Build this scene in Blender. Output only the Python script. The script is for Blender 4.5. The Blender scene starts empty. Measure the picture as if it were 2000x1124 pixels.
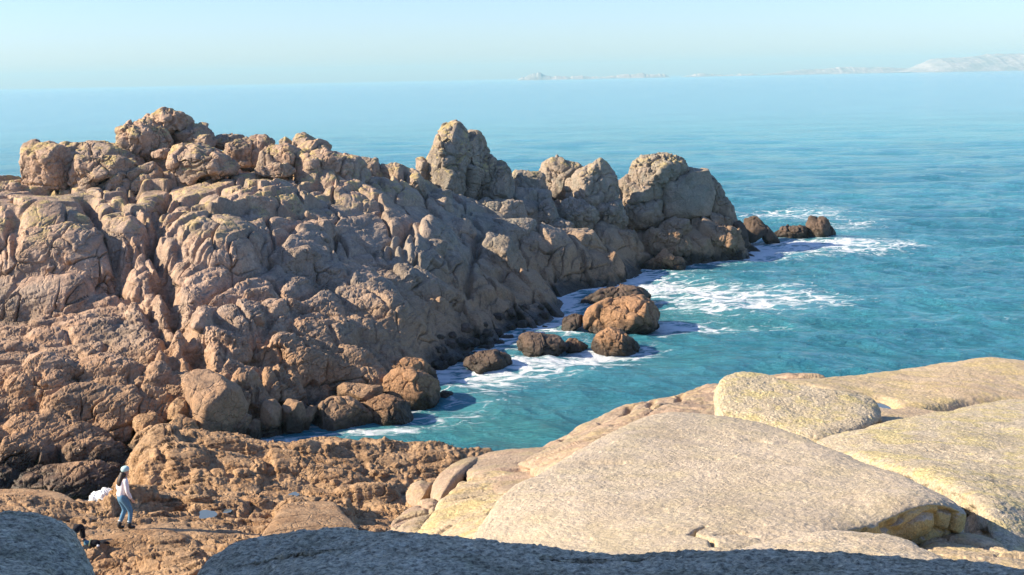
import bpy, math, random
import numpy as np
from mathutils import Vector, Matrix

# ------------------------------------------------------------------ camera, sky, sun, exposure
F = 2400.0            # focal length in pixels of a 2000 px wide frame
EYE = 15.0            # the eye stands 15 m above the sea
ROLL, PITCH = 0.0200, math.atan((562 - 153.5) / F)
SC = bpy.context.scene
COL = SC.collection

cp, sp, cr, sr = math.cos(PITCH), math.sin(PITCH), math.cos(ROLL), math.sin(ROLL)
FW = np.array([0, cp, -sp]); R0 = np.array([1., 0, 0]); U0 = np.array([0, sp, cp])
RT = cr * R0 - sr * U0
UP = cr * U0 + sr * R0
cam_d = bpy.data.cameras.new('camera'); cam = bpy.data.objects.new('camera', cam_d); COL.objects.link(cam)
cam_d.sensor_width = 36; cam_d.lens = 36 * F / 2000; cam_d.clip_end = 60000; cam_d.clip_start = 0.1
cam.matrix_world = Matrix(((RT[0], UP[0], -FW[0], 0), (RT[1], UP[1], -FW[1], 0), (RT[2], UP[2], -FW[2], EYE), (0, 0, 0, 1)))
SC.camera = cam

SUN_AZ, SUN_EL = math.radians(-95), math.radians(30)   # azimuth from +Y, clockwise seen from above
sd = Vector((math.sin(SUN_AZ) * math.cos(SUN_EL), math.cos(SUN_AZ) * math.cos(SUN_EL), math.sin(SUN_EL)))
sl = bpy.data.lights.new('sun', 'SUN'); sl.energy = 5.0; sl.angle = math.radians(0.5); sl.color = (1.0, 0.86, 0.66)
so = bpy.data.objects.new('sun', sl); COL.objects.link(so); so.rotation_euler = sd.to_track_quat('Z', 'Y').to_euler()

w = bpy.data.worlds.new('World'); SC.world = w; w.use_nodes = True
wn = w.node_tree; wn.nodes.clear()
wo = wn.nodes.new('ShaderNodeOutputWorld'); bg = wn.nodes.new('ShaderNodeBackground'); sk = wn.nodes.new('ShaderNodeTexSky')
sk.sky_type = 'NISHITA'; sk.sun_disc = False; sk.sun_elevation = SUN_EL; sk.sun_rotation = SUN_AZ
sk.air_density = 1.0; sk.dust_density = 0.5; sk.ozone_density = 3.0
tint = wn.nodes.new('ShaderNodeMix'); tint.data_type = 'RGBA'; tint.blend_type = 'MULTIPLY'; tint.inputs[0].default_value = 1
tint.inputs[7].default_value = (0.87, 0.96, 1.21, 1)
wn.links.new(sk.outputs[0], tint.inputs[6]); wn.links.new(tint.outputs[2], bg.inputs[0]); wn.links.new(bg.outputs[0], wo.inputs[0])
bg.inputs[1].default_value = 0.09
SC.view_settings.view_transform = 'Standard'; SC.view_settings.look = 'None'; SC.view_settings.gamma = 1
SC.view_settings.exposure = 1.03
SC.cycles.use_denoising = True
SC.cycles.max_bounces = 5; SC.cycles.diffuse_bounces = 3; SC.cycles.glossy_bounces = 2; SC.cycles.volume_bounces = 0

# ------------------------------------------------------------------ pixel of the 2000x1124 photo -> world
def ray(px, py):
    return FW + RT * ((px - 1000) / F) + UP * ((562 - py) / F)
def P(px, py, Y):
    d = ray(px, py); t = Y / d[1]
    return np.array([d[0] * t, Y, EYE + d[2] * t])
def W(px, py, z=0.0, zsea=0.0):
    d = ray(px, py); t = (zsea - EYE) / d[2]
    return np.array([d[0] * t, d[1] * t, z])
def proj(X, Y, Z):
    v = np.stack([X, Y, Z - EYE], -1)
    dpt = v @ FW
    return 1000 + F * (v @ RT) / dpt, 562 - F * (v @ UP) / dpt

# ------------------------------------------------------------------ noise (numpy)
def _h(i, j, k, s):
    h = i.astype(np.uint32) * np.uint32(374761393) + j.astype(np.uint32) * np.uint32(668265263) + k.astype(np.uint32) * np.uint32(2246822519) + np.uint32((s * 974711) & 0xffffffff)
    h = (h ^ (h >> np.uint32(13))) * np.uint32(1274126177)
    h = (h ^ (h >> np.uint32(16))) * np.uint32(2246822519)
    return h ^ (h >> np.uint32(15))
def hf(i, j, k, s):
    return (_h(i, j, k, s) / 4294967295.0).astype(np.float32)
def vnoise(p, s=0):
    """smooth value noise, -1..1"""
    p = np.asarray(p, np.float64); i = np.floor(p); f = (p - i).astype(np.float32); i = i.astype(np.int32)
    u = f * f * f * (f * (f * 6 - 15) + 10)
    r = 0
    for a in (0, 1):
        wa = u[:, 0] if a else 1 - u[:, 0]
        for b in (0, 1):
            wb = u[:, 1] if b else 1 - u[:, 1]
            for c in (0, 1):
                wc = u[:, 2] if c else 1 - u[:, 2]
                r = r + wa * wb * wc * hf(i[:, 0] + a, i[:, 1] + b, i[:, 2] + c, s)
    return r * 2 - 1
def fbm(p, octs=4, s=0, g=0.5):
    r = 0; a = 1.0; t = 0; q = np.asarray(p, np.float64)
    for o in range(octs):
        r = r + a * vnoise(q + 17.3 * o, s + o * 7); t += a; a *= g; q = q * 2.03
    return r / t
def voro(p, s=0, jit=0.9, cheb=False):
    """F1, F2, id hash, vector to nearest seed"""
    p = np.asarray(p, np.float64); i0 = np.floor(p).astype(np.int32); n = len(p)
    f1 = np.full(n, 9., np.float32); f2 = np.full(n, 9., np.float32); idh = np.zeros(n, np.float32); vec = np.zeros((n, 3), np.float32)
    fr = (p - i0).astype(np.float32)
    for a in (-1, 0, 1):
        for b in (-1, 0, 1):
            for c in (-1, 0, 1):
                i, j, k = i0[:, 0] + a, i0[:, 1] + b, i0[:, 2] + c
                hh = _h(i, j, k, s)
                dx = a + .5 + jit * ((hh & 1023) / 1023. - .5).astype(np.float32) - fr[:, 0]
                dy = b + .5 + jit * (((hh >> 10) & 1023) / 1023. - .5).astype(np.float32) - fr[:, 1]
                dz = c + .5 + jit * (((hh >> 20) & 1023) / 1023. - .5).astype(np.float32) - fr[:, 2]
                d = np.maximum(np.maximum(np.abs(dx), np.abs(dy)), np.abs(dz)) if cheb else np.sqrt(dx * dx + dy * dy + dz * dz)
                m = d < f1
                f2 = np.where(m, f1, np.minimum(f2, d))
                idh = np.where(m, (hh >> np.uint32(8)) / 16777216., idh).astype(np.float32)
                vec[m, 0] = dx[m]; vec[m, 1] = dy[m]; vec[m, 2] = dz[m]
                f1 = np.where(m, d, f1)
    return f1, f2, idh, vec
def cells(p, size, s=0, aniso=(1, 1, 1), warp=0.35, tilt=0.35, wid=0.10):
    """blocky jointed rock: value about -1..1 with narrow grooves where blocks meet; p in metres"""
    q = p / (size * np.array(aniso))
    q = q + warp * np.stack([vnoise(q * 0.9 + 3, s + 1), vnoise(q * 0.9 + 31, s + 2), vnoise(q * 0.9 + 57, s + 3)], -1)
    f1, f2, h, v = voro(q, s)
    e = f2 - f1
    t = (hf((h * 65521).astype(np.int64), np.zeros(len(h), np.int64), np.zeros(len(h), np.int64), 5) - .5)
    t2 = (hf((h * 65521).astype(np.int64), np.ones(len(h), np.int64), np.zeros(len(h), np.int64), 9) - .5)
    val = (h * 2 - 1) * 0.5 + tilt * 2 * (v[:, 0] * t + v[:, 2] * t2 + v[:, 1] * (h - .5)) 
    dome = sstep(0, .28, e)            # rounded shoulders
    groove = -np.exp(-(e / wid) ** 2)
    return val + 0.38 * dome - 0.38 + 0.62 * groove
D1 = np.array([.46, -.88, 0.12]); D2 = np.array([.52, .85, .10]); D3 = np.array([.1, .05, 1.])   # the two joint sets and the sheeting
def blocks(p, size, s=0, l=(1, 1, 1), warp=.12, tilt=1.0, wid=.04, jit=.62, basis=None, bias=(0, 0, 0), rnd=.35, gro=.62):
    """straight sided joint blocks: each has its own level and tilt, with a sharp break and a cleft between neighbours"""
    Bm = np.stack(basis if basis is not None else (D1, D2, D3)) ; inv = np.linalg.inv(Bm.T)
    q = (np.asarray(p) @ inv.T) / (size * np.array(l))
    q = q + warp * np.stack([vnoise(q * .7 + 3, s + 1), vnoise(q * .7 + 31, s + 2), vnoise(q * .7 + 57, s + 3)], -1) + warp * .35 * np.stack([vnoise(q * 3 + 3, s + 1), vnoise(q * 3 + 31, s + 2), vnoise(q * 3 + 57, s + 3)], -1)
    f1, f2, h, v = voro(q, s, jit, True); e = f2 - f1
    hi = (h * 1048573).astype(np.int64); z0 = np.zeros(len(h), np.int64)
    t1 = hf(hi, z0, z0, 5) - .5; t2 = hf(hi, z0 + 1, z0, 9) - .5; t3 = hf(hi, z0 + 2, z0, 12) - .5
    val = (h * 2 - 1) * rnd - (v[:, 0] * (tilt * t1 + bias[0]) + v[:, 1] * (tilt * t2 + bias[1]) + v[:, 2] * (tilt * t3 + bias[2])) * 1.4
    return val - .05 * (1 - sstep(0, .12, e)) - gro * np.exp(-(e / wid) ** 2)
def sstep(a, b, x):
    t = np.clip((x - a) / (b - a), 0, 1); return t * t * (3 - 2 * t)

# ------------------------------------------------------------------ radial basis surfaces
class RBF:
    def __init__(s, pts, smooth=0.0, eps=0.6):
        A = np.array(pts, float); s.c = A[:, :2]; n = len(A); s.eps = eps
        d = np.sqrt(((s.c[:, None] - s.c[None]) ** 2).sum(-1) + eps * eps)
        M = np.zeros((n + 3, n + 3)); M[:n, :n] = d - smooth * np.eye(n)
        M[:n, n] = 1; M[:n, n + 1:] = s.c; M[n, :n] = 1; M[n + 1:, :n] = s.c.T
        s.w = np.linalg.solve(M, np.concatenate([A[:, 2], [0, 0, 0]])); s.n = n
    def __call__(s, X, Y):
        sh = X.shape; x = X.ravel(); y = Y.ravel(); r = s.w[s.n] + s.w[s.n + 1] * x + s.w[s.n + 2] * y
        for k in range(s.n):
            r = r + s.w[k] * np.sqrt((x - s.c[k, 0]) ** 2 + (y - s.c[k, 1]) ** 2 + s.eps ** 2)
        return r.reshape(sh)
def hit(fun, px, py, y0, y1, n=500):
    d = ray(px, py); Y = np.linspace(y0, y1, n); X = d[0] / d[1] * Y; Z = EYE + d[2] / d[1] * Y
    g = fun(X, Y) - Z; k = np.where(g > 0)[0]
    k = k[0] if len(k) else int(np.argmax(g))
    return np.array([X[k], Y[k], Z[k]])

# ------------------------------------------------------------------ meshes and tags
def tag(o, label=None, cat=None, group=None, kind=None):
    if label: o['label'] = label
    if cat: o['category'] = cat
    if group: o['group'] = group
    if kind: o['kind'] = kind
    return o
def mk(name, V, Q, mat=None, parent=None, smooth=True, attrs=None):
    me = bpy.data.meshes.new(name); V = np.asarray(V, np.float32); Q = np.asarray(Q, np.int32); k = Q.shape[1]
    me.vertices.add(len(V)); me.vertices.foreach_set('co', V.ravel())
    me.loops.add(Q.size); me.loops.foreach_set('vertex_index', Q.ravel())
    me.polygons.add(len(Q)); me.polygons.foreach_set('loop_start', np.arange(0, Q.size, k, dtype=np.int32))
    me.polygons.foreach_set('use_smooth', np.full(len(Q), smooth))
    for a, val in (attrs or {}).items():
        at = me.attributes.new(a, 'FLOAT', 'POINT'); at.data.foreach_set('value', np.asarray(val, np.float32).ravel())
    me.update(calc_edges=True); me.validate()
    if mat: me.materials.append(mat)
    o = bpy.data.objects.new(name, me); COL.objects.link(o)
    if parent: o.parent = parent
    return o
def grid_quads(nr, nc, wrap=False):
    i = np.arange(nr - 1)[:, None]; j = np.arange(nc if wrap else nc - 1)[None]
    a = i * nc + j; b = i * nc + (j + 1) % nc
    return np.stack([a, b, b + nc, a + nc], -1).reshape(-1, 4)
def gnormals(G, wrap=False, blur=0):
    du = np.gradient(G, axis=0)
    if wrap: dv = (np.roll(G, -1, 1) - np.roll(G, 1, 1)) * .5
    else: dv = np.gradient(G, axis=1)
    n = np.cross(dv, du)
    if blur:
        n = n / np.maximum(np.linalg.norm(n, axis=-1, keepdims=True), 1e-9); k = np.ones(2 * blur + 1) / (2 * blur + 1)
        for ax in (0, 1):
            pad = [(0, 0)] * 3; pad[ax] = (blur, blur); m_ = np.pad(n, pad, 'edge'); c_ = np.cumsum(m_, axis=ax)
            c_ = np.concatenate([np.zeros_like(np.take(c_, [0], ax)), c_], ax); w_ = 2 * blur + 1; L_ = n.shape[ax]
            n = (np.take(c_, range(w_, w_ + L_), ax) - np.take(c_, range(0, L_), ax)) / w_
    l = np.linalg.norm(n, axis=-1, keepdims=True)
    return n / np.maximum(l, 1e-9)

# ------------------------------------------------------------------ materials
def newmat(name):
    m = bpy.data.materials.new(name); m.use_nodes = True; nt = m.node_tree; nt.nodes.clear()
    out = nt.nodes.new('ShaderNodeOutputMaterial'); b = nt.nodes.new('ShaderNodeBsdfPrincipled')
    nt.links.new(b.outputs[0], out.inputs[0]); return m, nt, b
class NT:
    def __init__(s, nt): s.t = nt
    def n(s, k): return s.t.nodes.new(k)
    def l(s, a, b): s.t.links.new(a, b)
    def noise(s, co, scale, det=4, rough=.6, vec=None):
        x = s.n('ShaderNodeTexNoise'); x.inputs['Scale'].default_value = scale; x.inputs['Detail'].default_value = det
        x.inputs['Roughness'].default_value = rough; s.l(co, x.inputs['Vector']); return x.outputs[0]
    def vor(s, co, scale, feat='F1'):
        x = s.n('ShaderNodeTexVoronoi'); x.feature = feat; x.inputs['Scale'].default_value = scale; s.l(co, x.inputs['Vector']); return x
    def ramp(s, v, a, b, lo=0., hi=1.):
        x = s.n('ShaderNodeMapRange'); x.interpolation_type = 'SMOOTHSTEP'
        for k, q in zip((1, 2, 3, 4), (a, b, lo, hi)): x.inputs[k].default_value = q
        s.l(v, x.inputs[0]); return x.outputs[0]
    def math(s, op, a, b=None):
        x = s.n('ShaderNodeMath'); x.operation = op
        for k, q in enumerate((a, b)):
            if q is None: continue
            if isinstance(q, (int, float)): x.inputs[k].default_value = q
            else: s.l(q, x.inputs[k])
        return x.outputs[0]
    def mix(s, f, a, b, mode='MIX'):
        x = s.n('ShaderNodeMix'); x.data_type = 'RGBA'; x.blend_type = mode
        for k, q in ((0, f), (6, a), (7, b)):
            if isinstance(q, (int, float)): x.inputs[k].default_value = q
            elif isinstance(q, tuple): x.inputs[k].default_value = (*q, 1)
            else: s.l(q, x.inputs[k])
        return x.outputs[2]
def rock_mat(name, base, alt, grey, tidal=True, lichen=0.0, lichcol=(.42, .36, .12), grain=0.35, gscale=18., bump=.5, bdist=.06, greyamt=.5, darkspot=.25, redzone=True, coarse=1.0, joint=0., stain=0., face=None, xgrey=False, wetz=(.3, 1.15)):
    m, nt, b = newmat(name); N = NT(nt)
    g = N.n('ShaderNodeNewGeometry'); co = g.outputs['Position']; sepn = N.n('ShaderNodeSeparateXYZ'); N.l(g.outputs['Normal'], sepn.inputs[0])
    sep = N.n('ShaderNodeSeparateXYZ'); N.l(co, sep.inputs[0]); z = sep.outputs[2]
    big = N.noise(co, .22 * coarse, 4, .6); mid = N.noise(co, 1.3 * coarse, 6, .65); fin = N.noise(co, gscale, 5, .75); mid2 = N.noise(co, 3.1 * coarse, 5, .7)
    c = N.mix(N.ramp(mid, .35, .65), base, alt)
    c = N.mix(N.math('MULTIPLY', N.ramp(big, .42, .62), greyamt), c, grey)
    c = N.mix(N.math('MULTIPLY', N.ramp(mid2, .54, .72), .5), c, tuple(x * 1.22 for x in alt))
    if xgrey: c = N.mix(N.math('MULTIPLY', N.ramp(sep.outputs[0], -13., -3.), N.ramp(mid, .3, .6, .85, .45)), c, (.255, .245, .20))   # seaward side: grey-green rock, with the grey of its shade mixed into the colour
    zn = N.math('ADD', z, N.math('MULTIPLY', N.math('SUBTRACT', mid, .5), 1.8))
    zn = N.math('ADD', zn, N.math('MULTIPLY', N.math('SUBTRACT', big, .5), 1.6))
    if redzone:   # redder washed granite in the splash zone
        c = N.mix(N.ramp(zn, 1.8, 5.0, .75, 0.), c, (.37, .215, .11))
    if stain:     # broad weathered crusts
        c = N.mix(N.math('MULTIPLY', N.ramp(N.noise(co, .42, 6, .7), .50, .62), stain), c, (.13, .105, .08))
    if face: c = N.mix(N.math('MULTIPLY', N.ramp(sepn.outputs[2], .55, .25), N.ramp(mid, .2, .6, .4, .95)), c, face)
    if darkspot:
        c = N.mix(N.math('MULTIPLY', N.ramp(N.noise(co, 5.3 * coarse, 6, .8), .58, .68), darkspot), c, (.07, .065, .055))
    if lichen:
        lm = N.math('MULTIPLY', N.ramp(N.noise(co, .9 * coarse, 7, .75), .47, .60), N.ramp(sepn.outputs[2], .15, .75))
        if tidal: lm = N.math('MULTIPLY', lm, N.ramp(z, 6.3, 8.4))
        c = N.mix(N.math('MULTIPLY', lm, lichen), c, lichcol)
    gv = N.ramp(fin, .3, .7, 1 - grain, 1 + grain * .55)
    cm = N.n('ShaderNodeCombineColor'); [N.l(gv, cm.inputs[k]) for k in range(3)]
    c = N.mix(1.0, c, cm.outputs[0], 'MULTIPLY')
    rgh = .85
    if tidal:     # dark wet weed and black lichen just above the water
        wet = N.ramp(zn, wetz[0], wetz[1], 1., 0.)
        c = N.mix(N.math('MULTIPLY', wet, .93), c, (.028, .022, .016))
        N.l(N.math('SUBTRACT', .88, N.math('MULTIPLY', wet, .45)), b.inputs['Roughness'])
    else: b.inputs['Roughness'].default_value = rgh
    N.l(c, b.inputs['Base Color'])
    b.inputs['Specular IOR Level'].default_value = .25
    h = N.math('ADD', N.math('MULTIPLY', fin, .35), N.math('MULTIPLY', N.noise(co, gscale * .3, 6, .7), 1.))
    if joint:     # hairline joints and pitting
        wv = N.n('ShaderNodeTexNoise'); wv.inputs['Scale'].default_value = joint * 1.1; wv.inputs['Detail'].default_value = 4; N.l(co, wv.inputs['Vector'])
        va = N.n('ShaderNodeVectorMath'); va.operation = 'MULTIPLY_ADD'; N.l(wv.outputs[1], va.inputs[0]); va.inputs[1].default_value = (.9 / joint,) * 3
        ms = N.n('ShaderNodeMapping'); ms.inputs['Scale'].default_value = (.7, 1, 1.25); N.l(co, ms.inputs[0]); N.l(ms.outputs[0], va.inputs[2])
        j1 = N.ramp(N.vor(va.outputs[0], joint, 'DISTANCE_TO_EDGE').outputs['Distance'], 0, .045, 0, 1)
        j2 = N.ramp(N.vor(va.outputs[0], joint * 3.1, 'DISTANCE_TO_EDGE').outputs['Distance'], 0, .07, 0, 1)
        gate = N.ramp(N.noise(co, joint * .6, 3), .42, .58)
        h = N.math('ADD', h, N.math('ADD', N.math('MULTIPLY', N.math('MULTIPLY', j1, N.ramp(N.noise(co, joint * .35, 2), .42, .58)), .75), N.math('MULTIPLY', N.math('MULTIPLY', j2, gate), .45)))
    bp = N.n('ShaderNodeBump'); bp.inputs['Strength'].default_value = bump; bp.inputs['Distance'].default_value = bdist; N.l(h, bp.inputs['Height'])
    N.l(bp.outputs[0], b.inputs['Normal'])
    return m
def plain(name, col, rough=.8, spec=.3, var=.15, sc=30.):
    m, nt, b = newmat(name); N = NT(nt); tc = N.n('ShaderNodeTexCoord')
    f = N.noise(tc.outputs['Object'], sc, 4); c = N.mix(N.ramp(f, .3, .7), tuple(x * (1 - var) for x in col), tuple(min(1, x * (1 + var)) for x in col))
    N.l(c, b.inputs['Base Color']); b.inputs['Roughness'].default_value = rough; b.inputs['Specular IOR Level'].default_value = spec
    return m

M_HEAD = rock_mat('jointed_granite', (.37, .24, .165), (.49, .345, .245), (.21, .195, .165), xgrey=True, lichen=.85, lichcol=(.50, .385, .16), grain=.25, gscale=9., bump=.75, bdist=.10, joint=.75, darkspot=.4, stain=.45, wetz=(.3, 1.25))
M_SEA_ROCK = rock_mat('wet_granite', (.27, .14, .085), (.38, .21, .13), (.16, .10, .07), lichen=0, gscale=12., bump=.8, bdist=.10, joint=1.3, darkspot=.4)
M_STACK = rock_mat('wet_shadowed_granite', (.10, .07, .05), (.16, .11, .08), (.07, .055, .045), lichen=0, gscale=12., bump=.7, bdist=.10, redzone=False)  # dark wet rock; the headland's shadow on the stacks is also in this colour
M_SHELF = rock_mat('red_granite', (.33, .19, .095), (.47, .30, .165), (.27, .195, .125), lichen=0, grain=.3, gscale=14., bump=.8, bdist=.08, redzone=False, greyamt=.35, joint=1.4, darkspot=.4)
M_MID = rock_mat('brown_granite', (.35, .24, .16), (.46, .33, .225), (.30, .25, .18), tidal=False, lichen=.25, gscale=24., bump=.6, bdist=.05, redzone=False, coarse=1.6)
M_MIDY = rock_mat('lichened_granite', (.46, .34, .22), (.56, .43, .28), (.48, .38, .22), tidal=False, lichen=.45, lichcol=(.54, .42, .14), gscale=26., bump=.6, bdist=.05, redzone=False, coarse=1.6)
M_PALE = rock_mat('pale_granite', (.50, .405, .285), (.59, .485, .36), (.46, .38, .265), tidal=False, lichen=.12, lichcol=(.58, .50, .20), face=(.56, .42, .17), stain=.16, grain=.36, gscale=60., bump=.8, bdist=.03, redzone=False, coarse=2.2, darkspot=.12)
M_CREAM = rock_mat('cream_granite', (.56, .455, .31), (.65, .545, .39), (.55, .455, .28), tidal=False, lichen=.6, lichcol=(.68, .56, .22), grain=.45, gscale=34., bump=1., bdist=.06, redzone=False, coarse=2.2, darkspot=.12)
M_NEAR = rock_mat('grey_lichened_granite', (.70, .60, .42), (.85, .75, .55), (.50, .45, .32), tidal=False, lichen=.35, lichcol=(.16, .14, .05), grain=.75, gscale=38., bump=1., bdist=.06, redzone=False, coarse=4.5, darkspot=.5)

# ------------------------------------------------------------------ sea
PATCH = [  # foam: px, py, half width px, half height px, strength
    (1600, 420, 110, 16, .75), (1680, 440, 70, 10, .5), (1500, 425, 60, 12, .6), (1560, 484, 130, 16, 1.0), (1700, 478, 120, 12, .8), (1620, 497, 120, 9, .5),
    (1260, 560, 110, 26, .95), (1400, 575, 130, 22, .85), (1480, 595, 150, 24, .75), (1620, 595, 90, 14, .5), (1560, 560, 70, 10, .35), (1500, 535, 100, 8, .3),
    (1300, 645, 90, 14, 1.1), (1430, 645, 110, 9, .7), (1600, 640, 60, 6, .3), (1360, 612, 90, 12, .5),
    (1060, 720, 190, 16, .8), (1180, 700, 100, 10, 1.0), (980, 740, 150, 20, .8), (1240, 690, 60, 8, .4), (1110, 648, 60, 16, 1.0), (1120, 600, 30, 26, 1.0),
    (920, 755, 90, 22, .75), (900, 790, 80, 16, .6), (860, 820, 90, 16, .7), (770, 845, 90, 12, .9), (690, 855, 70, 8, .8), (1010, 670, 50, 18, .6), (960, 700, 50, 14, .6),
    (540, 868, 90, 10, .8), (560, 878, 60, 8, .5), (900, 660, 40, 30, .3), (1960, 630, 60, 10, .3), (1900, 560, 70, 8, .2), (1150, 690, 120, 14, .7),
    (1130, 760, 90, 8, .35), (1000, 790, 60, 8, .3), (1395, 475, 90, 20, .3), (1350, 535, 90, 10, .5), (1460, 500, 70, 12, .8),
    (1850, 450, 60, 6, .2), (1760, 400, 60, 5, .2), (2080, 520, 80, 9, .25)]
SHAL = [(900, 830, 170, 50, 1.), (1040, 860, 150, 30, .8), (1330, 620, 120, 26, .8), (1250, 700, 200, 30, .3), (1550, 440, 120, 20, .4), (1480, 640, 200, 30, .45)]
def ell(X, Y, L):
    r = 0
    for px, py, a, b, s in L:
        c = W(px, py); A = a * c[1] / F; B = b * c[1] ** 2 / (F * EYE)
        r = r + s * np.exp(-(((X - c[0]) / A) ** 2 + ((Y - c[1]) / B) ** 2) * .9)
    return r
# ------------------------------------------------------------------ headland surface
HC = [ # px, py, Y of surface points read off the photograph
 (-250,960,45),(-250,760,49),(-250,600,60),(-250,430,68),(-250,380,80),
 (-100,955,43.6),(0,955,43.4),(60,953,43.4),(130,952,43.4),(190,940,44),(240,915,45.5),(0,870,47),(0,760,50),(0,660,56),(0,582,61.5),(0,440,64.5),(0,400,70),(0,366,78),
 (100,900,47),(100,870,48),(100,800,49.5),(100,700,54),(100,580,61.5),(100,450,65),(100,400,71),(100,368,78),
 (200,900,47),(200,850,49),(200,700,54),(200,570,61.5),(200,460,66),(200,400,72),(200,355,80),
 (300,885,49),(300,800,50.5),(300,700,54),(300,560,61.5),(300,450,67),(300,380,76),(300,318,84),(350,310,86),
 (400,886,50),(400,850,50.3),(400,740,51.5),(400,650,55),(400,530,62),(400,430,70),(400,350,80),(400,318,86),
 (500,872,50.8),(500,830,51.3),(500,740,53),(500,600,60),(500,500,65),(500,420,71),(500,350,80),(500,320,86),
 (600,857,52),(600,780,54),(600,700,57),(600,600,62),(600,500,67),(600,420,73),(600,350,81),(600,302,87),
 (700,851,52.2),(700,760,56),(700,680,59),(700,600,64),(700,520,69),(700,430,75),(700,350,84),(700,320,88),
 (760,328,88.5),(800,822,54.6),(800,700,60),(800,620,64),(800,550,69),(800,450,76),(800,370,85),(805,345,89),
 (850,722,62.5),(850,650,66),(850,550,72),(850,450,79),(835,380,87),
 (900,716,64),(900,650,67.5),(900,560,73),(900,460,82),(900,385,92),(950,690,67.5),(950,640,70),(950,560,76),(950,480,83),
 (1000,652,72),(1000,600,75),(1000,520,82),(1000,450,88),(1000,385,97),(1060,385,99),(1060,640,73.6),(1060,600,76.5),(1060,540,82),
 (1100,587,83),(1100,540,86.5),(1100,470,92),(1100,420,99),(1110,380,103),
 (1200,557,88.5),(1200,500,93),(1200,450,98),(1200,405,103),(1200,385,105),(1150,575,85.5),
 (1300,524,96.2),(1300,480,99),(1300,440,103),(1300,400,105.5),(1250,530,94.5),(1250,470,99),
 (1400,512,98.5),(1400,470,102),(1400,440,105),(1380,410,106.5),(1450,500,101),(1450,475,103.5)]
pts = [P(*c) for c in HC]
for px, zz in ((-250,8.7),(0,8.6),(100,8.6),(200,8.7),(300,10.2),(400,9.9),(500,9.6),(600,10),(700,9.2),(800,8),(900,6.2),(1000,5.7),(1100,5.2),(1200,5),(1300,4.4),(1400,3)):
    yr = {-250:84,0:84,100:84,200:85,300:90,400:91,500:91,600:90,700:90.5,800:91,900:97,1000:101,1100:104,1200:108,1300:109,1400:109}[px]
    X = (px - 1000) / F * yr
    pts += [np.array([X, yr + 1.5, zz - .1]), np.array([X + .5, yr + 6, zz - 5]), np.array([X + 1, yr + 12, -2.5]), np.array([X + 1, yr + 20, -3.])]
for px, py in ((560,884),(480,890),(700,880),(790,870),(840,850),(880,790),(905,760),(960,745),(1040,740),(1030,690),(1080,665),(1160,640),(1150,600),(1240,575),(1330,550),(1440,530),(1490,508),(1510,480),(1700,480),(1450,600),(1250,720),(1000,850),(1500,430)):
    pts.append(W(px, py, -1.6))
for x, y in ((-16, 40), (-22, 38), (-13, 44), (10, 55), (30, 80), (35, 110), (30, 120), (-30, 36)): pts.append(np.array([x, y, -2.2]))
headbase = RBF(pts, smooth=0.02, eps=.9)

LUMP = [ # px, py, half width m, half depth m, rise m, rotation deg, power : outcrops that belong to the bedrock
 (105,520,2.9,3.6,1.5,-8,3),(20,470,2.0,2.4,.8,20,2.5),(110,455,2.6,1.8,.7,10,2.5),(250,470,1.3,3.6,1.0,-12,2.6),(300,520,.9,2.6,.7,-8,2.8),
 (420,470,2.6,4.2,1.1,25,2.4),(500,390,3.4,2.6,.8,20,2.3),(520,440,2.6,3.0,.8,35,2.2),(590,450,2.0,2.0,.8,20,2.2),(600,500,2.6,1.6,.8,5,2.4),
 (680,540,3.0,1.6,.7,-8,2.6),(520,630,1.5,2.7,.9,-28,3),(640,655,1.5,1.8,1.0,-15,2.8),(610,590,1.6,1.6,.6,0,2.4),(710,645,1.3,1.0,.6,10,2.4),
 (610,720,2.0,1.3,1.1,5,2.2),(690,735,1.7,1.2,.9,-8,2.2),(500,790,1.3,.9,.9,0,2.4),(560,775,1.2,.9,1.0,0,2.2),(380,640,.6,2.8,.7,-14,3),
 (215,740,1.6,1.4,.9,-5,2.6),(100,745,1.3,1.6,1.0,10,2.6),(50,750,.9,1.0,.7,0,2.6),(300,735,1.0,.8,.6,0,2.4),(220,820,2.8,1.1,1.0,14,2.4),
 (120,870,2.0,1.0,.9,8,2.4),(40,890,1.6,1.1,.8,10,2.6),(190,895,1.4,.9,.9,5,2.3),(300,600,1.2,1.0,.5,0,2.4),(150,640,2.2,1.4,.4,5,2.4),
 (860,480,1.4,2.4,1.1,-10,2.3),(820,510,1.6,1.6,.9,0,2.5),(900,520,1.2,2.2,.8,-20,2.4),(980,500,1.6,2.4,1.2,-25,2.2),(1090,500,2.9,2.0,1.5,25,2.2),
 (1170,530,1.6,1.6,1.2,15,2.2),(860,580,2.8,1.4,.8,-8,2.4),(960,580,1.6,2.0,.7,-25,2.2),(1040,560,1.5,2.0,.7,-25,2.2),(740,590,2.5,1.6,.6,-8,2.4),
 (1370,475,2.6,2.4,1.6,0,2.2),(1300,475,1.8,1.6,1.2,10,2.4),(1200,475,1.8,1.8,1.2,10,2.4),(1430,485,1.3,2.0,1.2,0,2.2),
 (1140,440,1.6,2.0,1.0,0,2.3),(1040,420,1.6,2.0,.8,0,2.6),(700,380,2.2,2.2,.7,-20,2.4),(770,370,2.0,2.0,.7,-20,2.4),(640,350,2.0,1.8,.8,-20,2.4)]
_L = []
for px, py, a, b_, c_, ro, pw in LUMP:
    q = hit(headbase, px, py, 44, 112); _L.append((q[0], q[1], a, b_, c_, math.radians(ro), pw))
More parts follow.
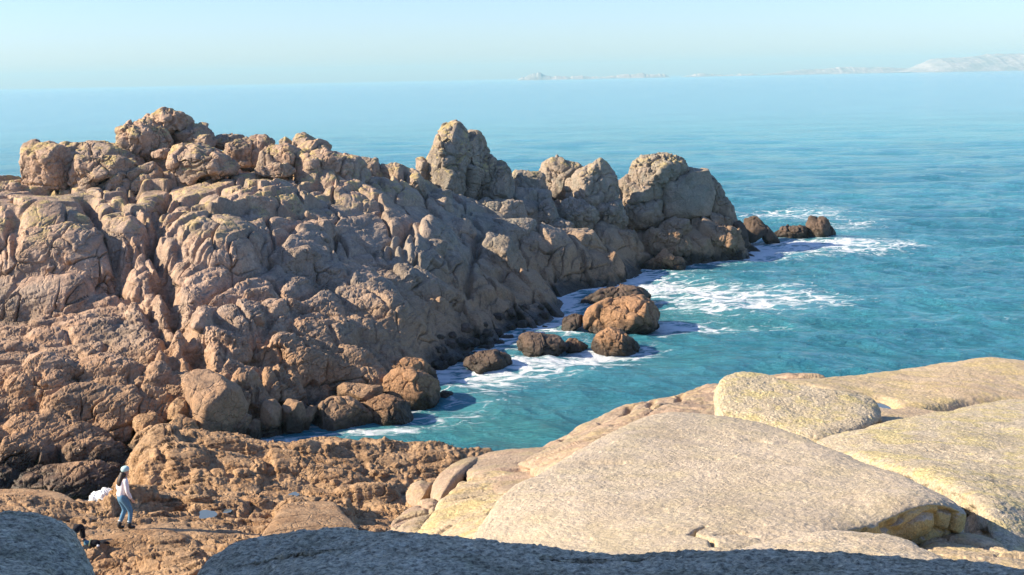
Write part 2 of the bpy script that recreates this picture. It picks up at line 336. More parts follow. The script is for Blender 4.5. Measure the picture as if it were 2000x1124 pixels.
CRK = [ # joints: polyline in the photo, width m, depth m
 ([(165,385),(195,440),(215,500),(240,560)],.30,.9),([(235,410),(275,460),(300,510),(330,560)],.28,.9),([(255,400),(262,360)],.3,.7),
 ([(290,600),(320,650),(345,700)],.25,.5),([(335,600),(365,650),(405,725)],.33,.9),([(330,560),(338,600)],.3,.6),([(240,560),(290,600)],.25,.5),
 ([(0,585),(120,572),(220,560)],.25,.5),([(30,450),(35,520),(45,580)],.22,.4),([(570,460),(510,520),(440,560),(380,600)],.25,.5),([(790,440),(790,520)],.2,.4),
 ([(640,560),(560,600),(480,690)],.25,.5),([(960,440),(930,480),(910,560)],.22,.5),([(1050,440),(1080,470)],.25,.6),([(820,570),(900,610)],.22,.5),
 ([(330,380),(300,430),(310,480)],.28,.7),([(660,500),(760,520),(860,540)],.18,.3),([(700,470),(740,500),(790,480)],.18,.3)]
_C = []
for pl, wd, dp in CRK:
    _C.append(([hit(headbase, a, b, 44, 112)[:2] for a, b in pl], wd * 1.25, dp * 1.5))
def seg_dist(X, Y, pl):
    d = np.full(X.shape, 99.)
    for (x0, y0), (x1, y1) in zip(pl[:-1], pl[1:]):
        vx, vy = x1 - x0, y1 - y0; t = np.clip(((X - x0) * vx + (Y - y0) * vy) / (vx * vx + vy * vy), 0, 1)
        d = np.minimum(d, np.hypot(X - x0 - t * vx, Y - y0 - t * vy))
    return d
def lumps(X, Y, L):
    r = np.zeros(X.shape)
    for x, y, a, b, c, ro, pw in L:
        dx, dy = X - x, Y - y; m = (np.abs(dx) < a + b) & (np.abs(dy) < a + b)
        if not m.any(): continue
        u = (dx[m] * math.cos(ro) + dy[m] * math.sin(ro)) / a; v = (-dx[m] * math.sin(ro) + dy[m] * math.cos(ro)) / b
        q = np.abs(u) ** pw + np.abs(v) ** pw
        hgt = c * np.clip(1 - q, 0, 1) ** (1 / 2.2)
        r[m] = np.maximum(r[m], hgt)
    return r
def headland(X, Y):
    flat = np.stack([X.ravel(), Y.ravel(), np.zeros(X.size)], -1)
    wx = .45 * fbm(flat * .5, 3, 11).reshape(X.shape); wy = .45 * fbm(flat * .5 + 40, 3, 12).reshape(X.shape)
    Xw, Yw = X + wx, Y + wy
    # coarse evaluation of the smooth base, then bilinear
    z = headbase(X[::4, ::4], Y[::4, ::4]); nr, nc = X.shape
    iy = np.clip(np.arange(nr) / 4., 0, z.shape[0] - 1.001); ix = np.clip(np.arange(nc) / 4., 0, z.shape[1] - 1.001)
    a, b = iy.astype(int), ix.astype(int); fa, fb = (iy - a)[:, None], (ix - b)[None]
    z = (z[a][:, b] * (1 - fa) + z[a + 1][:, b] * fa) * (1 - fb) + (z[a][:, b + 1] * (1 - fa) + z[a + 1][:, b + 1] * fa) * fb
    Zs = z.copy()
    z = z + lumps(Xw, Yw, _L)
    plat = sstep(6.2, 4.6, Zs + .02 * (Y - 55)) * sstep(2, -10, X)
    frac = sstep(-.25, .25, fbm(flat / 6. + 5, 2, 15).reshape(X.shape)) * .75 + .25
    lam = sstep(4.4, 6.0, Zs) * sstep(-24, -19, X) * sstep(0, -8, X)
    cl = 1 - plat
    BX = (np.array([.96, .26, .03]), np.array([-.42, .90, .05]), np.array([.05, .1, 1.]))
    k = blocks(flat, 3.0, 3, (1.3, 1.5, 9), bias=(.25, -.35, 0), jit=.8, warp=.18, gro=1.3, wid=.03, rnd=.5).reshape(X.shape); z = z + .40 * cl * k
    k = blocks(flat + [9, 3, .1], 1.2, 4, (1.2, 1.6, 9), bias=(.2, -.3, 0), jit=.8, warp=.25).reshape(X.shape); z = z + .12 * k * frac * cl
    k = blocks(flat + [2, 5, .1], 2.6, 7, (2.0, 1.1, 9), basis=BX, bias=(0, -.45, 0), jit=.85, warp=.2, gro=1.2, wid=.035).reshape(X.shape); z = z + .26 * k * plat
    k = blocks(flat + [7, 1, .1], .95, 8, (2.0, .9, 9), basis=BX, bias=(0, -.35, 0), jit=.85, warp=.35).reshape(X.shape); z = z + .12 * k * plat * (.3 + .7 * frac)
    k = blocks(flat + [4, 8, .1], .42, 5, (1.9, 1., 9), basis=BX, jit=.85, warp=.4).reshape(X.shape); z = z + .07 * k * plat * (.4 + .6 * frac)
    k = blocks(flat, 1.15, 6, (1.1, 3.2, 9), warp=.5, bias=(.4, 0, 0), jit=.95).reshape(X.shape); z = z + .28 * k * lam * frac
    for pl, wd, dp in _C:
        z = z - dp * np.exp(-(seg_dist(X + wx * .5, Y + wy * .5, pl) / wd) ** 2)
    return z, np.clip(Zs, -3, 20)
def boxb(A, r, ax):
    pad = [(0, 0), (0, 0)]; pad[ax] = (r + 1, r); c_ = np.cumsum(np.pad(A, pad, 'edge'), axis=ax); n_ = A.shape[ax]; w_ = 2 * r + 1
    return (c_[w_:] - c_[:-w_]) / w_ if ax == 0 else (c_[:, w_:] - c_[:, :-w_]) / w_
def field(name, zfun, px0, px1, ncol, y0, y1, nr, nrow, disp, mat):
    px = np.linspace(px0, px1, ncol); s = np.linspace(0, 1, nr)
    Yv = 1 / (1 / y0 + (1 / y1 - 1 / y0) * s); Y = np.repeat(Yv[:, None], ncol, 1); X = (px - 1000)[None] / F * Y
    Z, aux = zfun(X, Y)
    Z = boxb(boxb(np.maximum(Z, -3.), 2, 0), 1, 1)
    v = F * .512 * (EYE - Z) / Y; dv = np.abs(np.diff(v, axis=0)); ln = np.sqrt(np.diff(Y, axis=0) ** 2 + np.diff(Z, axis=0) ** 2) * F * .512 / Y[1:]
    wgt = dv + .22 * ln + 1e-4
    ker = np.ones(9) / 9; wgt = np.apply_along_axis(lambda a: np.convolve(np.pad(a, 4, 'edge'), ker, 'valid'), 1, wgt)
    cum = np.concatenate([np.zeros((1, ncol)), np.cumsum(wgt, 0)]); 
    cum = boxb(boxb(cum / cum[-1:], 14, 1), 8, 1)
    Yn = np.empty((nrow, ncol)); Zn = np.empty((nrow, ncol)); An = np.empty((nrow, ncol)); t = np.linspace(0, 1, nrow)
    for j in range(ncol):
        c = cum[:, j] / cum[-1, j]
        Yn[:, j] = np.interp(t, c, Yv); Zn[:, j] = np.interp(Yn[:, j], Yv, Z[:, j])
    Xn = (px - 1000)[None] / F * Yn
    G = np.stack([Xn, Yn, Zn], -1)
    G = disp(G)
    return mk(name, G.reshape(-1, 3), grid_quads(nrow, ncol), mat)
def head_disp(G):
    sh = G.shape[:2]
    N = gnormals(G, blur=6); p = G.reshape(-1, 3)
    up = sstep(.85, .4, gnormals(G, blur=14)[..., 2]).reshape(-1)            # steep faces
    rough = (sstep(6.0, 4.2, G[..., 2] + .02 * (G[..., 1] - 55)) * sstep(2, -10, G[..., 0]) * .75 + .25).reshape(-1)
    d = (.02 + .30 * up) * blocks(p, 2.3, 21, (1, 1.1, .9), gro=1.1, wid=.03, tilt=1.3) + .07 * up * blocks(p, .9, 25, (1, 1.1, .8), warp=.25) + .085 * rough * blocks(p, .6, 22, (1.1, 1.6, .5), warp=.3) + .08 * fbm(p * .45, 3, 23)
    G = G + N * d.reshape(sh)[..., None]
    N = gnormals(G, blur=1); p = G.reshape(-1, 3)
    d = .030 * rough * blocks(p, .26, 24, (1.1, 1.8, .6), warp=.4) + .016 * fbm(p * 2.6, 4, 26, .6)
    return G + N * d.reshape(sh)[..., None]
tag(field('rocky_headland', headland, -180, 1530, 1500, 42, 128, 1500, 1150, head_disp, M_HEAD), kind='structure')

# ------------------------------------------------------------------ front shelf and the slope below the viewer
FC = [(250,905,43),(238,955,40.5),(212,1003,37),(300,893,44.3),(400,882,45.3),(500,884,45.5),(600,870,46),(700,867,46),(850,868,45.5),(935,882,44),(980,884,44),
 (300,960,38),(300,1000,34.5),(400,960,38.5),(400,1050,31),(550,960,39),(550,1020,35),(700,940,40.5),(700,1010,36),(800,920,42),(780,1000,37.5),(900,900,43),
 (250,1038,31.7),(330,1040,31.3),(200,1042,31.6),(330,1100,29),(250,1124,28.2),(150,1020,33.2),(90,968,36),(0,968,36.4),(-80,970,36.4),(150,974,35.8),(0,1000,33),(188,978,35.6),(100,1030,31.5),(150,1100,29),(-100,1100,29),(160,985,35.0)]
pts = [P(*c) for c in FC]
pts += [np.array(q, float) for q in ((0,20,7.4),(6,20,8.4),(10,25,6),(15,25,6),(0,10,10.5),(8,10,10.2),(-4,10,10),(-6,20,5.5),(-10,20,4),(0,0,11.5),(-8,5,10),(10,30,2),(4,31,2.2),(2.5,36,.2),(15,35,-1),
  (9,40,-2),(2,44,-1.6),(3,47,-2),(-3,49,-2),(-8,48.6,-2),(-12,47.6,-1.6),(-14.6,43.5,-1.2),(-14.2,40.6,-.6),(-15.2,39,-.9),(-17,40,-1.4),(-22,41,-1.5),(-13.2,45.6,-1.2),(14,12,9),(20,20,7),(26,30,0),(-20,25,4),(-6,28,3.9),(-2,30,3.3),(8,48,-2),(20,45,-2))]
shelfbase = RBF(pts, smooth=.01, eps=.35)
SL = [(330,905,1.1,1.0,.55,0,2.6),(300,880,.9,.8,.6,0,2.2),(372,905,.7,.7,.5,0,2.6),(430,880,1.3,.8,.3,0,2.4),(560,905,1.0,.5,.45,5,3),(650,885,1.6,1.0,.3,0,2.4),(740,885,2.4,.8,.35,-4,2.4),(850,892,1.8,.9,.35,0,2.4),
 (268,985,.8,1.5,.5,0,2.4),(330,975,1.4,1.2,.35,0,2.6),(440,935,1.2,.7,.3,10,2.6),(520,925,1.4,.8,.25,0,2.4),(640,930,1.4,.6,.3,-5,2.4),(600,1010,1.0,1.0,.45,5,3.6),(640,1015,.8,1.0,.45,5,3.2),(430,990,1.2,.8,.25,0,2.4),
 (720,960,1.2,.8,.3,0,2.4),(500,985,1.0,.7,.2,0,2.4),(250,1065,1.5,1.6,.15,0,2.2),(285,930,.5,1.3,.5,0,2.2),(340,1100,.9,.8,.3,0,2.4)]
_S = []
for px, py, a, b_, c_, ro, pw in SL:
    q = hit(shelfbase, px, py, 28, 47); _S.append((q[0], q[1], a, b_, c_, math.radians(ro), pw))
def shelf(X, Y):
    flat = np.stack([X.ravel(), Y.ravel(), np.zeros(X.size)], -1)
    wx = .3 * fbm(flat * .8, 3, 51).reshape(X.shape); wy = .3 * fbm(flat * .8 + 40, 3, 52).reshape(X.shape)
    z = shelfbase(X[::4, ::4], Y[::4, ::4]); nr, nc = X.shape
    iy = np.clip(np.arange(nr) / 4., 0, z.shape[0] - 1.001); ix = np.clip(np.arange(nc) / 4., 0, z.shape[1] - 1.001)
    a, b = iy.astype(int), ix.astype(int); fa, fb = (iy - a)[:, None], (ix - b)[None]
    z = (z[a][:, b] * (1 - fa) + z[a + 1][:, b] * fa) * (1 - fb) + (z[a][:, b + 1] * (1 - fa) + z[a + 1][:, b + 1] * fa) * fb
    Zs = z.copy(); z = z + lumps(X + wx, Y + wy, _S)
    keep = 1 - .8 * np.exp(-(((X + 10) / 2.2) ** 2 + ((Y - 31.6) / 1.6) ** 2) ** 2)
    farw = sstep(22, 28, Y)
    BX = (np.array([.97, .22, .03]), np.array([-.35, .94, .05]), np.array([.05, .1, 1.])); k = blocks(flat, 1.5, 61, (2.4, .9, 9), basis=BX, bias=(0, -.45, 0), gro=1., jit=.85, warp=.2).reshape(X.shape); z = z + .22 * k * keep * farw
    k = blocks(flat, .6, 62, (2.6, .9, 9), basis=BX, warp=.25, bias=(0, -.4, 0), jit=.85, gro=.9).reshape(X.shape); z = z + .10 * k * keep * farw
    return z, Zs
def shelf_disp(G):
    sh = G.shape[:2]; N = gnormals(G, blur=6); p = G.reshape(-1, 3)
    keep = (1 - .8 * np.exp(-(((G[..., 0] + 10) / 2.2) ** 2 + ((G[..., 1] - 31.6) / 1.6) ** 2) ** 2)).reshape(-1)
    BX = (np.array([.97, .22, .03]), np.array([-.35, .94, .05]), np.array([.05, .1, 1.])); d = .08 * blocks(p, .75, 71, (1.9, 1, .35), basis=BX, warp=.25, gro=1., tilt=1.4) + .034 * blocks(p, .30, 72, (2.2, 1, .5), basis=BX, warp=.3, gro=.9, tilt=1.4) + .03 * fbm(p * 1.1, 4, 73)
    G = G + N * (d * keep).reshape(sh)[..., None]
    N = gnormals(G); p = G.reshape(-1, 3)
    return G + N * (.007 * cells(p, .13, 74, (1.6, 1, .7), .6, .4, .12) * keep).reshape(sh)[..., None]
tag(field('rock_shelf', shelf, -180, 2300, 1250, 11.5, 50.5, 1500, 900, shelf_disp, M_SHELF), kind='structure')

# ------------------------------------------------------------------ free stones
def cubesphere(n):
    a = np.tan(np.linspace(-math.pi / 4, math.pi / 4, n + 1)); u, v = np.meshgrid(a, a, indexing='ij'); o = np.ones_like(u)
    VS, QS, off = [], [], 0
    for A in ((o, u, v), (-o, -u, v), (-u, o, v), (u, -o, v), (-v, u, o), (v, u, -o)):
        VS.append(np.stack(A, -1).reshape(-1, 3)); QS.append(grid_quads(n + 1, n + 1) + off); off += (n + 1) ** 2
    V = np.concatenate(VS); V /= np.linalg.norm(V, axis=1, keepdims=True); Q = np.concatenate(QS)
    key = np.round(V * 1e5).astype(np.int64); _, idx, inv = np.unique(key, axis=0, return_index=True, return_inverse=True)
    V = V[idx]; Q = inv.reshape(-1)[Q]
    c = V[Q].mean(1); nn = np.cross(V[Q[:, 1]] - V[Q[:, 0]], V[Q[:, 2]] - V[Q[:, 0]]); fl = (nn * c).sum(1) < 0
    Q[fl] = Q[fl][:, ::-1]; return V, Q
_cs = {}
def vnormals(V, Q):
    n = np.cross(V[Q[:, 2]] - V[Q[:, 0]], V[Q[:, 3]] - V[Q[:, 1]]); N = np.zeros_like(V)
    for k in range(4):
        for a in range(3): N[:, a] += np.bincount(Q[:, k], n[:, a], len(V))
    return N / np.maximum(np.linalg.norm(N, axis=1, keepdims=True), 1e-12)
def lobe(out, Y, b, n=2.4, nose=None, seed=0, crack=.12, csize=None, rough=.05, round_=.0, res=None, lean=0., cuts=None, cutoff=.70):
    """a rock whose silhouette in the view plane is the outline 'out' (pixels) at distance Y, b metres half thick"""
    out = np.array(out, float); x0, y0 = out.min(0); x1, y1 = out.max(0); size = max(x1 - x0, y1 - y0)
    W3 = np.array([P(px, py, Y) for px, py in out]); c = (W3.min(0) + W3.max(0)) / 2
    if nose is not None: pass
    k = Y / F
    rel = (W3 - c)[:, [0, 2]]; ang = np.arctan2(rel[:, 1], rel[:, 0]); rad = np.hypot(*rel.T); o = np.argsort(ang); ang, rad = ang[o], rad[o]
    m = int(np.clip((res or size * .42), 20, 170))
    if m not in _cs: _cs[m] = cubesphere(m)
    D, Q = _cs[m]
    # linear interpolation of the outline polygon between its corners (true straight edges), softened
    th = np.linspace(-math.pi, math.pi, 721); ae = np.concatenate([ang - 2 * math.pi, ang, ang + 2 * math.pi]); re_ = np.tile(rad, 3)
    xs, ys = re_ * np.cos(ae), re_ * np.sin(ae); idx = np.clip(np.searchsorted(ae, th) - 1, 0, len(ae) - 2)
    xa, ya, xb, yb = xs[idx], ys[idx], xs[idx + 1], ys[idx + 1]
    ct, st = np.cos(th), np.sin(th); den = ct * (yb - ya) - st * (xb - xa); den = np.where(np.abs(den) < 1e-9, 1e-9, den)
    rr = (xa * (yb - ya) - ya * (xb - xa)) / den
    lin = np.interp(th, ae, re_); rr = np.where((rr > 0) & (rr < 1.5 * rad.max()), rr, lin)
    kk = np.hanning(15); kk /= kk.sum(); rr = np.convolve(np.concatenate([rr[-8:-1], rr, rr[1:8]]), kk, 'valid')[:721]
    phi = np.arctan2(D[:, 2], D[:, 0]); rxy = np.hypot(D[:, 0], D[:, 2]); rho = np.interp(phi, th, rr)
    e = 2. / n; R = rho * rxy ** e; t = np.sign(D[:, 1]) * np.abs(D[:, 1]) ** e
    V = np.stack([R * np.cos(phi), b * t, R * np.sin(phi)], -1)
    if nose is not None:   # shear so the nearest point sits at this pixel
        q = P(nose[0], nose[1], Y) - c; s_ = np.clip(-t, 0, 1)[:, None] ; V += s_ * np.array([q[0], 0, q[2]]) * (1 - (R / rho)[:, None] ** 2 * .0)* np.clip(1 - (R / rho)[:, None], 0, 1)
    if cuts is None:
        rc = np.random.RandomState(seed * 7 + int(abs(c[0]) * 10) + 3)
        cuts = [(-.8, -.55, .3), (.75, -.65, .1), (.1, -.6, .8)] if rc.rand() < .5 else [(-.6, -.8, .1), (.8, -.5, .3), (-.2, -.55, .8)]
        cuts = [np.array(q_) + rc.uniform(-.25, .25, 3) for q_ in cuts] + [np.array([rc.uniform(-1, 1), -1., rc.uniform(-.5, .5)])]
    sc_ = np.array([rad.mean(), b, rad.mean()])
    for q_ in cuts:      # flat broken faces
        nn_ = np.array(q_, float) / sc_; nn_ /= np.linalg.norm(nn_); pr_ = V @ nn_; h_ = pr_.max() * cutoff; ex = np.maximum(pr_ - h_, 0); V -= nn_ * (ex * .93)[:, None]
    V[:, 1] += lean * V[:, 2]
    # the plane is turned to face the eye so the outline is met
    V = V + c
    sz = size * k; Nn = vnormals(V, Q)
    cs = csize or sz * .42
    p = V + seed * 13.7
    d = sz * .05 * fbm(p / (sz * .45), 3, seed + 1) + sz * (.01 + crack * .18)
    if crack:
        rs = np.random.RandomState(seed + 1); a_ = rs.uniform(-.5, .5); b_a = rs.uniform(-.35, .35)
        bs = (np.array([math.cos(a_), math.sin(a_), b_a]), np.array([-math.sin(a_), math.cos(a_), .2]), np.array([-b_a, .15, 1.]))
        d = d + sz * crack * .75 * blocks(p, cs, seed + 3, (1, 1, 1.3), basis=bs, warp=.18, wid=.04) + sz * crack * .28 * blocks(p, cs * .38, seed + 5, (1, 1, .9), basis=bs, warp=.3, wid=.06)
    V = V + Nn * d[:, None]
    if rough and m > 30:
        Nn = vnormals(V, Q); V = V + Nn * (sz * rough * .34 * fbm(V / (sz * .09) + seed, 4, seed + 9, .6))[:, None]
    return V, Q
def stone(name, label, cat, lobes, mat=None, group=None, **kw):
    if mat is not None and mat in (M_SEA_ROCK, M_STACK) and len(lobes) == 1 and name != 'weedy_stone':
        o_ = np.array(lobes[0]['out']); yb_ = W(o_[:, 0].mean(), o_[:, 1].max() - 3)[1]; lobes[0]['Y'] = yb_ if 'sea' in name or 'waterline' in label else min(lobes[0]['Y'], yb_ + 1)
    Vs, Qs, off = [], [], 0
    for i, lb in enumerate(lobes):
        a = dict(kw); a.update(lb); a.setdefault('seed', abs(hash_str(label)) % 97)
        V, Q = lobe(**a); Vs.append(V); Qs.append(Q + off); off += len(V)
    return tag(mk(name, np.concatenate(Vs), np.concatenate(Qs), mat or M_HEAD), label, cat, group)
def hash_str(s):
    h = 7
    for ch in s: h = (h * 31 + ord(ch)) % 1000003
    return h
def L(out, Y, b, n=2.4, **k): return dict(out=out, Y=Y, b=b, n=n, **k)
def box(x0, y0, x1, y1, t=.28, sk=0):
    w_, h_ = x1 - x0, y1 - y0
    return [(x0 + w_ * t + sk, y0), (x1 - w_ * t + sk, y0 + h_ * .03), (x1, y0 + h_ * t), (x1, y1 - h_ * t), (x1 - w_ * t, y1), (x0 + w_ * t, y1), (x0, y1 - h_ * t), (x0, y0 + h_ * t)]
RB, RC = 'rock', 'rock'
G1 = 'blocks along the top of the headland'
stone('boulder', 'upright squarish block at the left end of the headland ridge', RC, [L([(44,284),(62,277),(92,276),(112,284),(136,290),(140,372),(60,375),(50,340)],80,1.7,3)], crack=.09, group=G1)
stone('boulder', 'long rounded olive boulder lying behind two blocks on the left end of the ridge', RC, [L([(100,300),(125,280),(190,277),(225,290),(268,318),(262,345),(230,375),(110,375)],82,2.0,3.2)], crack=.09, group=G1)
stone('boulder', 'low grey block in front of the long olive boulder on the left of the ridge', RC, [L([(132,320),(145,306),(215,304),(262,318),(258,338),(200,352),(165,374),(135,372)],79,1.3,3.2)], crack=.10, group=G1)
stone('boulder', 'small yellowish mound on the left edge of the photograph', RC, [L([(-30,372),(0,357),(25,356),(50,366),(60,385),(-30,390)],78,1.2)], crack=.10, group=G1)
stone('summit_rock', 'knobbly pale boulder pile forming the highest point on the left of the headland', RC,
  [L([(222,258),(250,247),(290,240),(322,252),(336,280),(300,308),(258,306),(228,290)],84,1.8,2.2,crack=.14,csize=.9),
   L([(280,240),(292,222),(320,218),(350,220),(372,232),(374,246),(340,262),(300,262)],86,1.6,2.2,crack=.12,csize=.9),
   L([(250,250),(275,243),(292,256),(300,285),(285,306),(262,300)],83,1.3,2.2,crack=.12,csize=.8),
   L([(280,300),(310,280),(360,290),(350,330),(300,340),(270,325)],85,1.6,2.2,crack=.1,csize=1.0)], group=G1)
stone('boulder', 'flat topped grey block just right of the summit pile', RC, [L([(334,256),(345,247),(400,246),(416,262),(412,284),(380,290),(336,288)],86,1.4,2.8)], crack=.10, group=G1)
stone('boulder', 'tall tan block with a yellow lichen patch on its right face', RC, [L([(333,286),(352,283),(382,284),(410,300),(455,316),(470,330),(400,345),(345,380),(336,340)],80,2.0,2.3,nose=(350,330))], mat=None, crack=.09, group=G1)
stone('boulder', 'pointed yellow wedge leaning below the summit pile', RC, [L([(180,372),(235,345),(270,326),(298,318),(308,350),(300,372),(240,385)],79,1.2,2.8)], crack=.10, group=G1, mat=M_HEAD)
stone('boulder', 'small pale slab balanced on the tall tan block', RC, [L([(298,300),(312,290),(335,291),(340,300),(318,310),(300,308)],82,.5,2.8)], crack=.09, group=G1)
for i, (o_, Y_, b_, lb) in enumerate([
  ([(366,276),(385,266),(410,264),(422,274),(415,288),(375,286)],85,.8,'low pale slab wedged between the flat block and the tan block'),
  ([(412,268),(430,263),(475,265),(478,280),(440,292),(412,285)],87,1.0,'long flat dark stone on the skyline right of the flat topped block'),
  ([(436,300),(444,282),(470,272),(492,276),(494,325),(440,326)],84,1.0,'rounded grey stone with a notch on the middle of the ridge'),
  ([(488,268),(500,262),(520,264),(536,276),(530,300),(515,328),(490,325)],84.5,1.0,'upright rounded stone standing on the skyline with its point at the left'),
  ([(512,300),(530,285),(560,284),(588,292),(575,320),(530,335),(505,330)],82.5,1.0,'tilted grey slab below the small skyline stones'),
  ([(545,275),(556,267),(568,276),(568,292),(545,292)],86,.5,'small knob poking up between two skyline stones'),
  ([(568,285),(572,266),(590,261),(604,270),(625,280),(632,296),(600,310),(570,306)],86.5,1.2,'dome shaped dark stone at the right end of the skyline stones'),
  ([(552,302),(565,296),(576,306),(572,322),(552,322)],81.5,.5,'little pale tooth of rock in front of the dome shaped stone'),
  ([(500,330),(530,318),(560,320),(575,335),(540,348),(505,345)],80.5,.8,'lichen covered low stone in front of the tilted slab'),
  ([(392,300),(420,292),(436,300),(434,318),(400,320)],84,.7,'small dark stone tucked behind the tan block'),
  ([(474,272),(480,266),(490,270),(488,290),(474,290)],86,.4,'narrow skyline stone between the flat stone and the upright stone')]):
    stone('boulder', lb, RC, [L(o_, Y_, b_, 3.0)], crack=.10, group=G1)
stone('outcrop', 'large smooth outcrop with a yellow left edge where the ridge starts to fall', RC, [L([(576,300),(590,288),(622,286),(645,300),(700,318),(720,345),(690,380),(600,372),(574,335)],83,2.4,2.3,nose=(600,330))], crack=.09, group=G1)
for i, (o_, Y_, b_) in enumerate([([(690,325),(705,310),(735,312),(750,340),(720,360)],87,1.2),([(738,330),(745,320),(790,324),(800,355),(745,362)],87,1.2),([(792,345),(800,331),(815,336),(830,360),(838,390),(800,385)],86.5,1.1)]):
    stone('outcrop', ['rounded shoulder on the falling ridge nearest the smooth outcrop','dark shoulder in the middle of the falling ridge','last shoulder of the falling ridge beside the pinnacle'][i], RC, [L(o_, Y_, b_, 2.3)], crack=.10, group='shoulders on the falling ridge')
# pinnacle group
stone('rock_pinnacle', 'tall pointed granite pinnacle, the highest of the middle ridge', RC,
  [L([(868,243),(878,238),(895,243),(908,254),(915,300),(905,345),(870,360),(832,350),(832,325),(850,290),(858,262)],94,2.2,2.1,nose=(880,300),crack=.10),
   L([(895,256),(915,254),(935,262),(948,295),(955,330),(945,380),(900,400),(890,330)],95.5,2.4,2.2,crack=.10),
   L([(812,310),(822,305),(835,318),(845,352),(828,350),(815,335)],93.5,.7,2.4,crack=.10),
   L([(838,350),(862,326),(892,318),(908,345),(912,375),(890,395),(855,385)],92.5,1.3,2.2,crack=.07)], rough=.05)
stone('rock_pinnacle', 'lower twin crag leaning against the right side of the tall pinnacle', RC,
  [L([(928,335),(940,308),(958,302),(970,318),(968,360),(960,395),(925,390)],95,1.2,2.2), L([(955,345),(962,318),(978,312),(992,325),(1000,350),(1005,395),(950,395)],95,1.3,2.2)], crack=.10)
stone('outcrop', 'flat topped grey block in the saddle right of the twin crag', RC, [L(box(998,335,1066,400,.12),99,1.5,3.2)], crack=.10)
stone('outcrop', 'knobbly reddish crag behind the saddle block', RC, [L([(1054,345),(1062,322),(1090,305),(1105,310),(1130,322),(1140,335),(1125,400),(1060,400)],103,1.8,2.3)], crack=.09)
stone('outcrop', 'smooth grey wall with a vertical joint below the saddle block', RC, [L(box(1000,368,1048,440,.1),95,1.3,3), L(box(1040,370,1075,420,.15),96,1.2,3)], crack=.08)
stone('outcrop', 'sunlit reddish crag with a knobbly pointed top between saddle and end block', RC,
  [L([(1105,360),(1130,335),(1160,322),(1172,311),(1185,320),(1200,345),(1210,375),(1205,400),(1165,420),(1108,400)],99,2.0,2.1,nose=(1140,370),crack=.08),
   L([(1150,325),(1165,311),(1180,315),(1186,335),(1160,345)],99,.8,2.1,crack=.10)], csize=1.5)
stone('headland_tower', 'massive block with a reddish cap at the seaward end of the headland', RC,
  [L([(1228,345),(1234,322),(1254,307),(1300,304),(1330,312),(1346,328),(1340,352),(1290,362),(1236,362)],103.6,2.4,3.0,nose=(1250,345),crack=.08,csize=1.1),
   L([(1340,350),(1335,322),(1352,328),(1366,345),(1362,365)],104.4,1.4,2.6,crack=.07),
   L([(1206,356),(1226,342),(1240,350),(1240,390),(1216,392)],103.4,1.3,3.4,crack=.08,csize=.8),
   L([(1216,358),(1292,352),(1294,392),(1218,394)],102.6,1.6,4.5,crack=.08,csize=1.0),
   L([(1214,394),(1292,392),(1296,440),(1226,446),(1216,420)],102.2,1.7,4.5,crack=.09,csize=1.1),
   L([(1288,350),(1345,332),(1384,332),(1398,372),(1384,418),(1330,430),(1292,426)],103.6,1.9,4.5,crack=.02,csize=3.,cuts=[(.55,-.8,.15)],cutoff=.62),
   L([(1378,334),(1394,348),(1412,376),(1416,402),(1384,402)],104.8,1.4,3.6,crack=.10,csize=.9),
   L([(1386,380),(1414,382),(1432,406),(1436,436),(1392,436)],104.4,1.3,3.6,crack=.10,csize=.9),
   L([(1328,424),(1390,418),(1440,428),(1448,455),(1444,474),(1336,470)],103.4,1.6,4.0,crack=.07,csize=1.4),
   L([(1230,436),(1300,430),(1350,436),(1350,475),(1232,475)],103,1.8,3.6,crack=.10,csize=1.0)])
for i, (o_, Y_, b_, lb) in enumerate([
  ([(1060,400),(1072,388),(1085,398),(1092,430),(1082,465),(1052,462),(1045,425)],93.5,1.0,'small upright stone beside the vertical crack in the middle cliff'),
  ([(1040,420),(1052,388),(1066,392),(1065,430),(1060,455),(1042,450)],95,.8,'leaning narrow stone at the head of the middle crack'),
  ([(1085,410),(1110,388),(1145,395),(1170,420),(1160,450),(1100,455)],96,1.5,'broad pale boulder below the sunlit crag'),
  ([(1140,395),(1180,400),(1215,395),(1230,425),(1215,450),(1150,445)],98,1.5,'fissured pale boulder in the gully left of the end block'),
  ([(1060,440),(1090,428),(1120,438),(1130,460),(1095,475),(1060,470)],93,1.0,'crumpled low boulder under the broad pale boulder'),
  ([(1290,440),(1320,425),(1345,430),(1350,455),(1320,470),(1290,465)],100.5,1.2,'pale ribbed knob at the foot of the end block'),
  ([(1340,455),(1380,445),(1440,448),(1458,470),(1450,505),(1400,512),(1350,500)],101,1.8,'rounded olive boulder on the seaward foot of the end block'),
  ([(1250,470),(1275,450),(1320,455),(1360,480),(1340,500),(1270,505)],98.5,1.4,'lit boulder left of the olive boulder at the foot of the end block'),
  ([(1180,470),(1205,448),(1235,455),(1255,485),(1240,510),(1190,505)],96,1.3,'wrinkled lit boulder below the gully'),
  ([(1130,475),(1160,455),(1185,470),(1190,500),(1150,505)],94.5,1.0,'dull boulder half buried below the crumpled boulder')]):
    stone('boulder', lb, RC, [L(o_, Y_, b_, 2.3)], crack=.1, csize=.9, group='boulders at the foot of the seaward crags')
stone('boulder', 'reddish split rock at the waterline below the end block', RC, [L([(1260,515),(1285,500),(1300,488),(1312,503),(1345,512),(1330,530),(1262,530)],95.3,1.0,2.2)], crack=.12, mat=M_SEA_ROCK)
G4 = 'blocks in the broken slope below the middle ridge'
